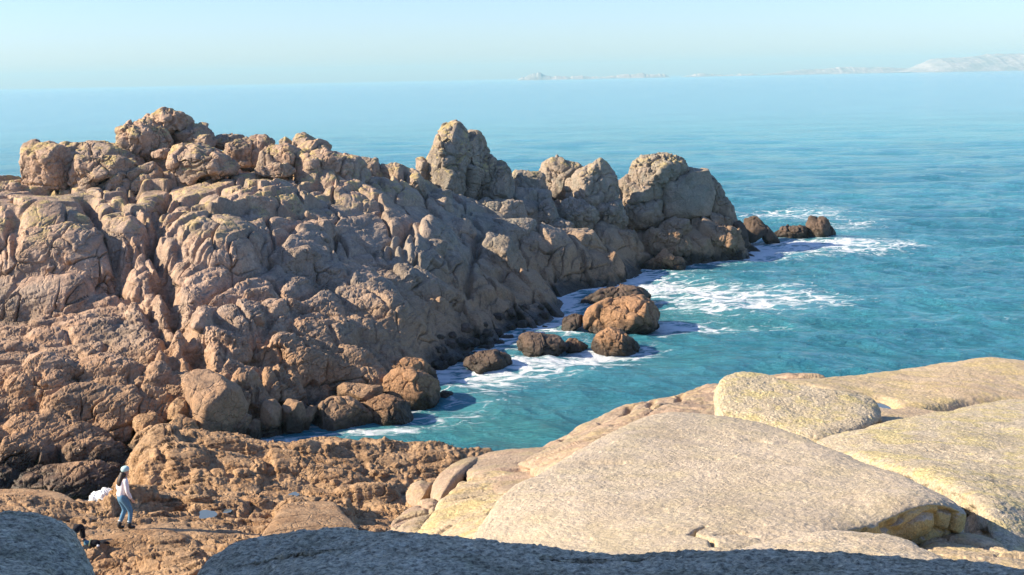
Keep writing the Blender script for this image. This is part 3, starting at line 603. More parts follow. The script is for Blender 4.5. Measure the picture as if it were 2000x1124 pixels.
for o_, dY, b_, n_, lb in [
  ([(834,376),(850,370),(880,372),(886,388),(860,394),(836,390)],.6,.8,2.4,'flat pale stone at the foot of the tall pinnacle'),
  ([(836,392),(850,382),(880,388),(888,412),(868,426),(845,420)],.6,.8,2.3,'two lobed pale stone just under the flat pale stone'),
  ([(926,402),(945,394),(1022,394),(1032,436),(1010,446),(930,440)],.8,1.3,3.2,'flat topped block with white speckles below the twin crag'),
  ([(955,432),(975,428),(1046,432),(1052,474),(1020,484),(960,470)],.8,1.4,3.2,'box shaped block with a sharp right edge above the triangular buttress'),
  ([(935,545),(950,480),(975,456),(995,470),(1022,530),(1030,560),(985,572),(945,568)],.9,1.6,2.6,'triangular grey buttress with a light crest in the shaded cliff'),
  ([(1024,500),(1050,468),(1100,452),(1160,455),(1184,490),(1180,530),(1130,545),(1050,545)],1.2,2.2,2.4,'large smooth shaded boulder mass between the crags and the surf'),
  ([(1106,556),(1120,530),(1160,520),(1180,500),(1200,495),(1218,520),(1224,560),(1170,578),(1110,580)],.8,1.8,2.3,'smooth brown boulder running down into the surf left of the open water'),
  ([(788,480),(800,470),(850,466),(872,476),(870,510),(800,522),(788,510)],.5,1.3,2.8,'light topped squarish block in the middle of the shaded cliff'),
  ([(1268,500),(1285,470),(1330,462),(1385,470),(1400,510),(1340,522),(1275,520)],.6,1.6,2.3,'smooth reddish base rock under the lit boulders of the end block'),
  ([(1200,520),(1210,495),(1240,488),(1268,500),(1266,524),(1210,528)],.5,1.1,2.4,'dark brown rock at the waterline left of the reddish split rock'),
  ([(870,440),(885,425),(915,430),(930,455),(915,480),(880,475)],.6,1.0,2.4,'rounded grey hump below the two lobed pale stone'),
  ([(1005,485),(1020,462),(1050,470),(1062,500),(1030,510)],.5,.9,2.4,'pointed grey stone between the triangular buttress and the smooth boulder mass'),
  ([(560,455),(590,432),(640,430),(660,450),(640,475),(575,478)],.4,1.0,2.3,'light brown hump high on the left cliff under the smooth outcrop'),
  ([(505,525),(540,492),(600,484),(625,500),(610,525),(540,540)],.4,1.1,2.3,'long ribbed pale hump above the lower platform'),
  ([(460,660),(480,625),(520,590),(552,588),(560,608),(525,650),(490,672)],.1,.9,3.2,'smooth tilted pale plate of rock in the middle of the platform'),
  ([(588,655),(610,632),(660,624),(690,640),(685,665),(650,688),(600,684)],.1,1.0,2.8,'smooth pale plate with a small hole right of the tilted plate'),
  ([(545,720),(570,690),(620,685),(650,700),(645,735),(590,750),(555,745)],.2,1.0,2.3,'rounded brown boulder mass under the pale plate with a hole'),
  ([(0,545),(10,470),(60,440),(130,445),(185,470),(212,540),(180,575),(60,582),(5,578)],.5,2.4,3.0,'great smooth slab face at the left edge of the headland'),
  ([(195,470),(215,430),(250,425),(275,450),(290,500),(280,540),(235,545),(205,515)],.3,1.6,2.6,'narrow smooth rib between the two long joints of the left cliff')]:
    o_ = np.array(o_, float); c_ = o_.mean(0); q = hit(headbase, c_[0], c_[1], 44, 112)
    stone('outcrop', lb, RC, [L([tuple(v) for v in o_], q[1] + dY, b_, n_)], crack=.05, group=G4, lean=.35 if c_[1] > 560 else .15)
# sea stacks
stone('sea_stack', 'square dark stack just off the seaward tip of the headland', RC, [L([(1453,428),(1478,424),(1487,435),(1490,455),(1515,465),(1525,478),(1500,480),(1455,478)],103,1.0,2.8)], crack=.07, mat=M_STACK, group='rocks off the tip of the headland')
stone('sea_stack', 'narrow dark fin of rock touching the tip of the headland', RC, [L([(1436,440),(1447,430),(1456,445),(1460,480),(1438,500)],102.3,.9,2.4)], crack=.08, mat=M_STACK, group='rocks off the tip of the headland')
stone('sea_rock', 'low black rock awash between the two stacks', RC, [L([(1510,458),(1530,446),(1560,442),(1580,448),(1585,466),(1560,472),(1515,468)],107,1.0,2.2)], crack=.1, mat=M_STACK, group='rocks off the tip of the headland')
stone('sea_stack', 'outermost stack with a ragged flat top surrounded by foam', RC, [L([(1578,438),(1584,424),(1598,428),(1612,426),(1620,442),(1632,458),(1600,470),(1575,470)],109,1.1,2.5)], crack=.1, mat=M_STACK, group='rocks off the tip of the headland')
# sea boulders
G2 = 'boulders standing in the water of the inlet'
stone('sea_boulder', 'largest brown boulder in the inlet, sunlit on its left', RC, [L([(1142,625),(1150,608),(1190,590),(1240,585),(1275,590),(1290,606),(1302,622),(1262,640),(1215,652),(1170,652),(1145,642)],79,2.0,2.3,nose=(1180,620))], crack=.07, mat=M_SEA_ROCK, group=G2)
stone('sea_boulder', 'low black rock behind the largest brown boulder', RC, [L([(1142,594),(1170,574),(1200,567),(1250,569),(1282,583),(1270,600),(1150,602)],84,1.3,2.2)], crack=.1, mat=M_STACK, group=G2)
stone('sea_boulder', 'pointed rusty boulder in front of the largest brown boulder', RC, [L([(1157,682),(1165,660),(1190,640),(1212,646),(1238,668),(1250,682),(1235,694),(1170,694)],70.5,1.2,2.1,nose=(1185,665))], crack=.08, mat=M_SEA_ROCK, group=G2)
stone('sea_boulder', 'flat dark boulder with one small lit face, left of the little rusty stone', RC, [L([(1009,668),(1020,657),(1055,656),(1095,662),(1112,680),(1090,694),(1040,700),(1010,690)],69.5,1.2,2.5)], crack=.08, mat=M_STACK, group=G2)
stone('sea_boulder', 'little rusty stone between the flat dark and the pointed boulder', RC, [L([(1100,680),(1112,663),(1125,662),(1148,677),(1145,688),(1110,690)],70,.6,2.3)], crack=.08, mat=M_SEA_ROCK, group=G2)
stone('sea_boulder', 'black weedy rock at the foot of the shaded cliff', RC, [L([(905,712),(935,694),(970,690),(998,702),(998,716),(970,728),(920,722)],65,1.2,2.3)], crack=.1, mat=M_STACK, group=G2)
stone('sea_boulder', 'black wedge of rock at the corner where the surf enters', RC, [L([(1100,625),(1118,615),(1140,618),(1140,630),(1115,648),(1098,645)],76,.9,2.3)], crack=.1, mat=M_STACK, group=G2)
stone('sea_boulder', 'tiny dark stone in the water right of the red cube boulder', RC, [L([(855,772),(865,764),(885,768),(886,776),(870,782),(855,782)],57.8,.4,2.3)], crack=.08, mat=M_SEA_ROCK, group=G2)
random.seed(5)
ORD = ['first', 'second', 'third', 'fourth', 'fifth', 'sixth', 'seventh', 'eighth', 'ninth', 'tenth', 'eleventh', 'twelfth', 'thirteenth', 'fourteenth']
def ragged(px, py, rx, ry): return [(px + rx * math.cos(a) * random.uniform(.75, 1.15), py + ry * math.sin(a) * random.uniform(.75, 1.15)) for a in np.linspace(0, 6.28, 8)[:-1]]
for row, (off, n_) in enumerate(((2, 12), (-26, 10), (-50, 8))):   # weedy rubble under the shaded cliff
    for i in range(n_):
        px = 856 + i * (230 / n_) + random.uniform(-4, 4); py = 712 - (px - 856) * .33 + off + random.uniform(-5, 5); r = random.uniform(10, 18) * (1 - .12 * row)
        q = hit(headbase, px, py, 50, 100)
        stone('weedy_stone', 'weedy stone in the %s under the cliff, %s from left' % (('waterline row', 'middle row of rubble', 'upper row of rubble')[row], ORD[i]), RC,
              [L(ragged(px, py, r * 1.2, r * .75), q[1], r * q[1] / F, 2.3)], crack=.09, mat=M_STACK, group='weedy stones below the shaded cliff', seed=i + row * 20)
# boulders on the near shore of the headland
G3 = 'boulders along the near foot of the headland'
stone('boulder', 'big tan standing boulder split by light and shade above the channel', RC,
  [L([(357,745),(370,729),(400,728),(430,742),(462,765),(474,800),(472,840),(440,860),(415,880),(395,860),(372,800)],50.3,1.25,3.4,cuts=[(-.75,-.6,.15),(.8,-.6,.05),(-.1,-.5,.9)],cutoff=.60)], crack=.02, csize=2., group=G3)
stone('boulder', 'rounded brown boulder with a curved groove at the water edge', RC, [L([(604,825),(615,795),(645,778),(680,780),(712,800),(735,822),(728,845),(680,858),(625,856),(600,845)],52.8,1.1,2.2,nose=(640,820))], crack=.05, group=G3)
stone('boulder', 'small upright flake leaning on the rounded brown boulder', RC, [L([(586,830),(592,808),(606,794),(617,797),(610,820),(600,850),(586,850)],52,.35,2.6)], crack=.04, group=G3)
stone('boulder', 'oblong flat boulder lying above the rounded brown boulder', RC, [L([(658,758),(668,751),(700,752),(745,756),(748,772),(720,783),(680,784),(662,774)],55,.7,2.6)], crack=.03, group=G3)
stone('boulder', 'red cube shaped boulder with a shaded right face at the water edge', RC, [L([(747,742),(760,726),(800,722),(835,735),(857,750),(858,780),(840,805),(780,800),(748,780)],57.3,1.1,2.7,nose=(775,760))], crack=.06, mat=M_SEA_ROCK, group=G3)
stone('boulder', 'dark rounded rock behind the red cube boulder', RC, [L([(745,740),(760,715),(790,703),(820,708),(850,730),(845,755),(760,760)],59,1.1,2.3)], crack=.06, group=G3, mat=M_SEA_ROCK)
stone('boulder', 'black wet rock between the rounded boulder and the red cube boulder', RC, [L([(700,795),(735,780),(770,780),(800,790),(806,820),(780,832),(735,835),(710,820)],55,1.0,2.3)], crack=.07, group=G3, mat=M_SEA_ROCK)
stone('boulder', 'small rusty lump above the oblong flat boulder', RC, [L([(666,712),(680,703),(708,706),(716,718),(690,726),(668,722)],58,.4,2.4)], crack=.05, group=G3)
for i, (o_, Y_, lb) in enumerate([
   ([(508,800),(515,785),(535,782),(548,798),(550,830),(520,840),(508,830)],51.3,'upright rounded block in the dark row right of the standing boulder'),
   ([(548,800),(560,782),(590,786),(598,815),(590,845),(556,845)],51.8,'bulging block at the right end of the dark row'),
   ([(487,826),(495,820),(508,826),(510,856),(492,862),(485,850)],50.6,'small pale post of rock low in the dark row'),
   ([(450,820),(470,806),(490,815),(492,860),(455,870)],50.5,'squat block touching the standing boulder')]):
    stone('boulder', lb, RC, [L(o_, Y_, .6, 2.5)], crack=.04, group=G3)
for i, (o_, Y_, lb) in enumerate([
   ([(260,820),(270,812),(300,812),(318,825),(300,845),(272,842),(262,832)],49,'orange rounded boulder at the left top of the orange pile'),
   ([(252,870),(270,848),(310,832),(345,838),(352,868),(320,890),(262,890)],48,'largest orange boulder in the pile beside the channel'),
   ([(330,795),(345,778),(365,785),(375,808),(350,822),(332,815)],50,'small knob on top of the orange pile'),
   ([(320,835),(345,815),(380,822),(392,850),(370,875),(335,870)],48.8,'round orange boulder at the right of the pile'),
   ([(340,865),(370,850),(395,865),(400,885),(360,892)],48.3,'low wet boulder at the lower right of the orange pile'),
   ([(244,905),(256,885),(290,872),(330,878),(345,895),(300,925),(250,925)],45.5,'orange ledge boulder in front of the orange pile'),
   ([(222,950),(230,930),(248,926),(262,938),(255,965),(225,965)],41.5,'rounded orange stone behind the walker in the white sweater')]):
    stone('boulder', lb, RC, [L(o_, Y_, .7, 2.3)], crack=.07, group='orange boulders beside the channel', mat=M_SHELF)
# blocks on the shelf
stone('boulder', 'dark triangular rock standing at the left end of the shelf', RC, [L([(290,925),(300,890),(318,873),(332,885),(340,915),(320,935)],43.5,.5,2.2)], crack=.04, mat=M_SHELF, group='blocks on the front shelf')
stone('boulder', 'square pink block on the left end of the shelf', RC, [L([(348,912),(356,893),(380,890),(396,902),(396,925),(350,925)],42.5,.5,3)], crack=.04, mat=M_SHELF, group='blocks on the front shelf')
stone('boulder', 'flat square stone lying in the middle of the shelf', RC, [L([(524,912),(535,904),(560,902),(600,900),(605,912),(570,920),(530,922)],41,.35,3)], crack=.04, mat=M_SHELF, group='blocks on the front shelf')
random.seed(9)
for i in range(14):
    px = 636 + i * 19 + random.uniform(-4, 4); py = 900 + (900 - px) * .16 + random.uniform(-16, 26); r = random.uniform(3.5, 8)
    q = hit(shelfbase, px, py, 28, 47)
    stone('small_stone', 'small loose stone on the right part of the shelf, %s from the left' % ORD[i], RC, [L(ragged(px, py - r * .4, r * 1.3, r * .8), q[1], r * q[1] / F, 2.6)], crack=.08, mat=M_SHELF, group='loose stones on the shelf', seed=i)

# ------------------------------------------------------------------ foreground slabs (top surface through measured points, real thickness)
M_POOL, nt_, b_ = newmat('pool_water'); b_.inputs['Base Color'].default_value = (.10, .13, .14, 1); b_.inputs['Roughness'].default_value = .03; b_.inputs['IOR'].default_value = 1.33; b_.inputs['Specular IOR Level'].default_value = .8
def pool_at(label, x0, y0, z0, a, b, rot=0, irr=.22):
    c = np.array([x0, y0, z0]); t = np.linspace(0, 2 * math.pi, 72, endpoint=False)
    r = 1 + irr * vnoise(np.stack([np.cos(t) * 1.3 + x0, np.sin(t) * 1.3, t * 0], -1), 77)
    x, y = a * r * np.cos(t), b * r * np.sin(t); R = np.stack([x * math.cos(rot) - y * math.sin(rot), x * math.sin(rot) + y * math.cos(rot), t * 0], -1)
    V = np.vstack([c + R * [q, q, 1] for q in (.02, .4, .7, 1)])
    return tag(mk('rain_pool', V, grid_quads(4, 72, True), M_POOL), label, 'pool')
def slab(name, label, edge, inner=(), thick=.5, rnd=.12, mat=None, nring=260, nseg=520, seed=0, crackamp=.0, cs=1.2, under=.12, cracks=(), low=.05, group=None, pw=6., fine=.01, pits=()):
    E = np.array([P(*e) for e in edge]); I = [P(*e) for e in inner]
    n = len(E); t = np.arange(n + 1); Ec = np.vstack([E, E[:1]])
    tt = np.linspace(0, n, nseg, endpoint=False); i = tt.astype(int); f = (tt - i)[:, None]
    g = lambda k: E[(i + k) % n]
    cr_ = .5 * ((2 * g(0)) + (g(1) - g(-1)) * f + (2 * g(-1) - 5 * g(0) + 4 * g(1) - g(2)) * f ** 2 + (-g(-1) + 3 * g(0) - 3 * g(1) + g(2)) * f ** 3)
    S = RBF([*E, *I], smooth=.003, eps=.5)
    c = cr_.mean(0); s = np.linspace(0, 1, nring) ** .8
    XY = c[None, None, :2] + (cr_[None, :, :2] - c[None, None, :2]) * s[:, None, None]
    Z = S(XY[..., 0], XY[..., 1]) + rnd * (np.sqrt(1 - s ** pw)[:, None] - .8)
    G = np.concatenate([XY, Z[..., None]], -1)
    nb = nring // 4; tb = np.linspace(0, 1, nb + 1)[1:]
    side = np.empty((nb, nseg, 3))
    wob = 1 + .25 * vnoise(cr_ * 1.5, seed + 2)
    for k, q in enumerate(tb):
        sc = 1 + .015 * math.sin(q * math.pi) - under * q ** 1.5
        side[k, :, :2] = c[:2] + (cr_[:, :2] - c[:2]) * sc
        side[k, :, 2] = G[-1, :, 2] - thick * q * wob
    G = np.concatenate([G, side]); sh = G.shape[:2]
    def dist_cr(p):
        d = 0
        for pl, wd, dp in cracks:
            pts_ = [P(*q)[:2] for q in pl]
            d = d - dp * np.exp(-(seg_dist(p[:, 0], p[:, 1], pts_) / wd) ** 2)
        return d
    N = gnormals(G, True); p = G.reshape(-1, 3)
    d = low * fbm(p * .8 + seed, 4, seed) + low * .35 * fbm(p * 3.5 + seed, 3, seed + 3)
    if crackamp: d = d + crackamp * cells(p + seed, cs, seed + 4, (1.3, .9, 1), .6, .3, .04)
    if cracks: d = d + dist_cr(p)
    for lb, px, py, Y_, a_, b_, dep in pits:
        c_ = P(px, py, Y_); q_ = ((p[:, 0] - c_[0]) / a_) ** 2 + ((p[:, 1] - c_[1]) / b_) ** 2; d = d - dep * np.exp(-q_ ** 2 * .5)
    side_m = np.concatenate([np.zeros(nring), np.ones(nb)])[:, None].repeat(nseg, 1).reshape(-1)
    d = d + side_m * .05 * cells(p, .35, seed + 6, (1, 1, .8), .6, .4, .1)
    G = G + N * d.reshape(sh)[..., None]
    N = gnormals(G, True); p = G.reshape(-1, 3)
    G = G + N * (fine * fbm(p * 20, 3, seed + 8, .7)).reshape(sh)[..., None]
    for lb, px, py, Y_, a_, b_, dep in pits:
        c_ = P(px, py, Y_); q_ = ((G[:nring, :, 0] - c_[0]) / a_) ** 2 + ((G[:nring, :, 1] - c_[1]) / b_) ** 2
        zz_ = G[:nring, :, 2]; rim = zz_[(q_ > 1.2) & (q_ < 2.6)]; bot = zz_[q_ < .3]
        if len(rim) and len(bot): pool_at(lb, c_[0], c_[1], bot.mean() + .45 * (rim.min() - bot.mean()), a_ * 1.05, b_ * 1.05)
    V = np.vstack([G.reshape(-1, 3), G[-1].mean(0)]); Q = grid_quads(sh[0], nseg, True)
    last = (sh[0] - 1) * nseg; j = np.arange(0, nseg, 2); cap = np.stack([last + j, last + (j + 1) % nseg, last + (j + 2) % nseg, np.full(len(j), len(V) - 1)], -1)
    return tag(mk(name, V, np.vstack([Q, cap]), mat or M_PALE), label, 'rock', group)

slab('granite_slab', 'huge pale granite slab with a smooth tilted top in the right foreground',
  [(925,1050,9.0),(945,1000,9.6),(985,948,10.3),(1060,905,11.1),(1130,865,12.0),(1210,825,13.0),(1290,800,13.9),(1350,799,14.1),(1430,808,14),(1500,822,13.3),(1600,856,12.1),(1700,893,11.0),(1800,935,9.9),(1875,972,9.1),(1884,985,8.85),(1840,968,8.7),(1725,1000,8.4),(1600,1028,8.0),(1480,1055,7.7),(1380,1090,7.3),(1200,1150,7.0),(1000,1130,7.7)],
  [(1200,930,10.5),(1400,900,10.9),(1300,850,12.4),(1550,920,10.4),(1700,950,9.6),(1350,1000,8.8),(1100,1000,9.2)], thick=.55, rnd=.10, nring=380, nseg=1000, seed=3, low=.035, under=.10,
  cracks=[([(1350,1043,8.05),(1362,1034,8.15),(1376,1027,8.22)],.016,.05),([(1350,1043,8.05),(1372,1052,7.98),(1390,1064,7.88),(1393,1085,7.7)],.018,.06),([(1470,862,12.0),(1510,866,11.8),(1545,858,11.9)],.07,.03),([(1400,1045,8.0),(1440,1040,8.05),(1475,1046,7.95)],.02,.025),([(1150,890,11.1),(1210,895,11)],.05,.03)])
slab('pale_rock', 'pale low rock in front of the huge slab, its right end rounded and in shade',
  [(1380,1110,6.6),(1420,1068,7.2),(1490,1045,7.6),(1580,1034,7.8),(1680,1036,7.8),(1760,1045,7.6),(1820,1070,7.1),(1870,1110,6.5),(1700,1160,6.0),(1500,1160,6.0)],
  [(1650,1070,7.0)], thick=.5, rnd=.10, nring=160, nseg=420, seed=8, mat=M_PALE)
slab('granite_slab', 'broad smooth rock with a rain pool filling the right edge of the photograph',
  [(1520,738,20),(1600,731,21),(1680,726,22),(1800,708,23),(1880,697,23.5),(1940,693,23.8),(2000,698,23.5),(2100,715,23),(2300,800,20),(2300,1000,14),(2200,1040,12),(1960,850,15),(1750,870,14.9),(1640,858,15.3),(1690,815,16.8),(1620,770,18.2)],
  [(1720,800,18),(1850,780,19),(1950,760,20),(1800,750,20.5),(1700,760,19.8)], thick=1.6, rnd=.1, nring=260, nseg=640, seed=21, low=.05, mat=M_MIDY,
  pits=(('round rain pool in the broad smooth rock right of the cream boulder', 1716, 779, 18.6, .22, .42, .16), ('narrow rain pool behind the top of the cream boulder', 1568, 753, 19.4, .30, .34, .14)),
  cracks=[([(1830,790,18.2),(1900,775,18.9),(2010,768,19.2)],.12,.12)])
slab('granite_rock', 'rounded yellowish rock under the right edge, catching the shadow of the huge slab',
  [(1590,858,14.3),(1680,830,15.2),(1780,805,16),(1880,785,16.8),(2000,770,17.3),(2200,800,16.5),(2400,900,13),(2350,1080,9.5),(2100,1110,9),(1990,1085,8.6),(1950,1060,8.9),(1925,1000,9.5),(1880,950,10.3),(1800,920,11.2),(1700,892,12.4)],
  [(1800,850,14.3),(1900,880,13.3),(2000,900,12.6),(2050,1000,10.2),(1700,852,14.2)], thick=1.2, rnd=.12, nring=260, nseg=640, seed=31, low=.06, mat=M_CREAM)
slab('cream_boulder', 'cream coloured boulder with yellow lichen and a rough right end above the huge slab',
  [(1402,800,15.8),(1400,755,16.6),(1412,733,17.1),(1440,724,17.4),(1490,728,17.4),(1530,745,17.1),(1600,756,16.9),(1670,766,16.9),(1712,778,16.7),(1722,800,16.1),(1700,820,15.4),(1660,836,15.0),(1600,852,14.6),(1550,846,14.8),(1480,826,15.3),(1420,812,15.6)],
  [(1500,780,16.2),(1600,800,15.9)], thick=.9, rnd=.13, nring=240, nseg=620, seed=41, low=.05, mat=M_CREAM, pw=9., under=.02, fine=.014)
slab('rock_ledge', 'jointed brown granite ledge sloping down to the inlet behind the huge slab',
  [(1000,905,19.5),(1035,880,20.5),(1070,858,21.2),(1120,830,22),(1200,800,22.8),(1260,785,23.2),(1330,765,23.6),(1400,742,24),(1500,725,24.5),(1600,728,24),(1600,800,20),(1450,830,17),(1300,850,15.5),(1150,880,14.5),(1060,910,14.6)],
  [(1250,810,19.5),(1150,850,18.2),(1350,790,20.3)], thick=1.5, rnd=.12, nring=260, nseg=640, seed=51, low=.12, crackamp=.04, cs=1.1, mat=M_MID,
  cracks=[([(1178,818,21.6),(1176,832,20.5),(1166,850,19.3)],.07,.16),([(1232,798,22.4),(1200,822,21),(1188,842,19.8)],.07,.16),([(1275,788,22.7),(1268,812,20.9)],.06,.13),([(1200,832,20.1),(1262,814,20.8),(1330,800,20.9),(1400,796,20.5)],.09,.15),([(1098,848,20.8),(1112,872,18.6)],.06,.1),([(1330,770,23.2),(1322,800,20.8)],.06,.12)])
slab('rock_ledge', 'smooth brown mound with two narrow rain pools left of the huge slab',
  [(905,905,19),(935,885,19.8),(980,877,20.2),(1040,880,20.3),(1085,872,20),(1120,880,18.5),(1120,960,13.5),(1040,985,12.6),(980,960,14.2),(930,935,16)],
  [(1030,910,17.4),(1060,935,15.2),(980,915,17.2)], thick=1.2, rnd=.10, nring=200, nseg=480, seed=61, low=.04, mat=M_MID,
  pits=(('upper of two narrow rain pools left of the huge slab', 1068, 897, 17.6, .30, .26, .10), ('lower of two narrow rain pools left of the huge slab', 1036, 911, 16.6, .24, .22, .10)))
slab('lichened_rock', 'rock with a bright yellow lichen hump left of the huge slab',
  [(812,1045,12.8),(830,1005,13.6),(860,970,14.6),(905,930,16),(960,915,16.6),(1030,925,16),(1055,945,15),(1000,1000,12.5),(960,1060,10.8),(860,1065,11.8)],
  [(950,960,14.6),(900,1000,13.5),(985,945,15.2)], thick=1.0, rnd=.14, nring=200, nseg=480, seed=71, low=.07, crackamp=.03, cs=.8, mat=M_MIDY)
slab('long_rock', 'long sausage shaped rock running up beside the yellow lichened rock',
  [(842,958,17),(850,935,17.8),(880,905,18.8),(920,885,19.4),(940,888,19.3),(925,905,18.3),(890,935,17),(862,965,15.9),(848,968,16.2)], (), thick=.8, rnd=.16, nring=120, nseg=300, seed=81, low=.03, mat=M_MID)
slab('long_rock', 'two lobed brown rock at the lower left corner of the yellow lichened rock',
  [(748,1035,14.2),(765,1010,15),(800,990,15.8),(835,975,16.2),(858,978,15.6),(845,1010,14.4),(810,1050,13.2),(760,1050,13.6)], (), thick=.9, rnd=.14, nring=140, nseg=340, seed=91, low=.05, crackamp=.06, cs=.7, mat=M_MID)
slab('low_dome', 'smooth brown whaleback of rock behind the corner boulder', [(-200,962,36.5),(-60,955,36.8),(0,954,36.8),(60,953,36.7),(120,960,36.3),(158,984,35.2),(184,1001,34.3),(190,1008,33.8),(160,1012,33.4),(80,1012,33.1),(0,1012,32.9),(-200,1020,32.5)],
  [(60,978,35),(-60,980,35)], thick=.9, rnd=.10, nring=110, nseg=360, seed=151, low=.05, mat=M_SHELF, under=.02)
slab('slab_block', 'cracked pink slab block above the dark foreground boulder', [(515,1050,31.2),(530,1015,33),(548,990,34.6),(558,981,35.2),(600,977,35.6),(645,976,35.7),(660,985,35.2),(676,1005,34),(700,1028,32.4),(705,1060,30.8),(610,1066,30.5)],
  [(600,1010,33.2)], thick=1.4, rnd=.12, nring=120, nseg=320, seed=141, low=.04, mat=M_SHELF, cracks=[([(520,1022,32.8),(600,1008,33.4),(680,1006,33.6)],.03,.06),([(520,1045,31.6),(620,1030,32.2),(690,1028,32.2)],.03,.07)], pw=8., under=.02)
stone('boulder', 'egg shaped brown boulder wedged beside the dark gap', RC, [L([(794,965),(800,950),(820,945),(842,950),(848,968),(840,984),(812,986),(796,978)],18,.35,2.2)], crack=0, mat=M_MID)
slab('dark_rock', 'mossy dark rock in the gap below the tip of the huge slab',
  [(1790,1060,8.6),(1830,1040,9),(1900,1038,9.1),(1960,1060,8.8),(2010,1090,8.2),(2050,1120,7.6),(1900,1130,7.2),(1800,1090,7.8)], (), thick=.8, rnd=.10, nring=120, nseg=320, seed=101, low=.05, crackamp=.04, cs=.5, mat=M_MIDY)
slab('near_boulder', 'long dark grey boulder in full shade across the bottom of the photograph',
  [(372,1135,4.6),(378,1108,4.75),(392,1082,4.95),(425,1058,5.15),(480,1042,5.3),(560,1032,5.35),(650,1029,5.35),(740,1034,5.25),(850,1050,5.05),(980,1064,4.85),(1120,1080,4.65),(1250,1086,4.5),(1380,1080,4.45),(1500,1072,4.45),(1640,1080,4.35),(1780,1098,4.2),(1900,1102,4.1),(2050,1104,4.0),(2300,1150,3.5),(2300,1400,2.6),(1500,1500,2.2),(700,1500,2.3),(420,1300,3.2)],
  [(650,1100,4.3),(1100,1140,3.9),(1600,1130,3.8)], thick=1.8, rnd=.10, nring=320, nseg=1100, seed=111, low=.04, mat=M_NEAR, fine=.018, under=.05)
slab('near_boulder', 'round dark grey boulder with a pale crown in the bottom left corner',
  [(-120,1080,4.6),(-60,1010,5.2),(0,985,5.5),(40,984,5.55),(92,993,5.5),(138,1018,5.3),(162,1053,5.0),(180,1100,4.7),(193,1140,4.45),(150,1300,3.6),(-100,1300,3.6)],
  [(20,1050,4.8),(80,1100,4.45)], thick=1.6, rnd=.14, nring=200, nseg=520, seed=121, low=.03, mat=M_NEAR, fine=.018, under=.02)
slab('near_boulder', 'low pale rim of rock at the very bottom left corner',
  [(-100,1110,4.0),(-20,1094,4.2),(30,1098,4.15),(80,1112,4.0),(120,1135,3.8),(80,1250,3.0),(-100,1250,3.0)],
  (), thick=1.2, rnd=.10, nring=100, nseg=300, seed=131, low=.02, mat=M_NEAR, fine=.012)
# the tall rock left of the viewer that throws the foreground into shade
V_, Q_ = cubesphere(60); V_ = np.sign(V_) * np.abs(V_) ** .85 * np.array([2.6, 5.2, 7.0]); V_ = V_ + vnormals(V_, Q_) * (.35 * fbm(V_ * .6, 4, 5))[:, None] + np.array([-6.8, .4, 12.6])
OCC = tag(mk('shading_crag', V_, Q_, M_NEAR), 'tall grey crag beside the viewpoint that shades the near boulders', 'rock')

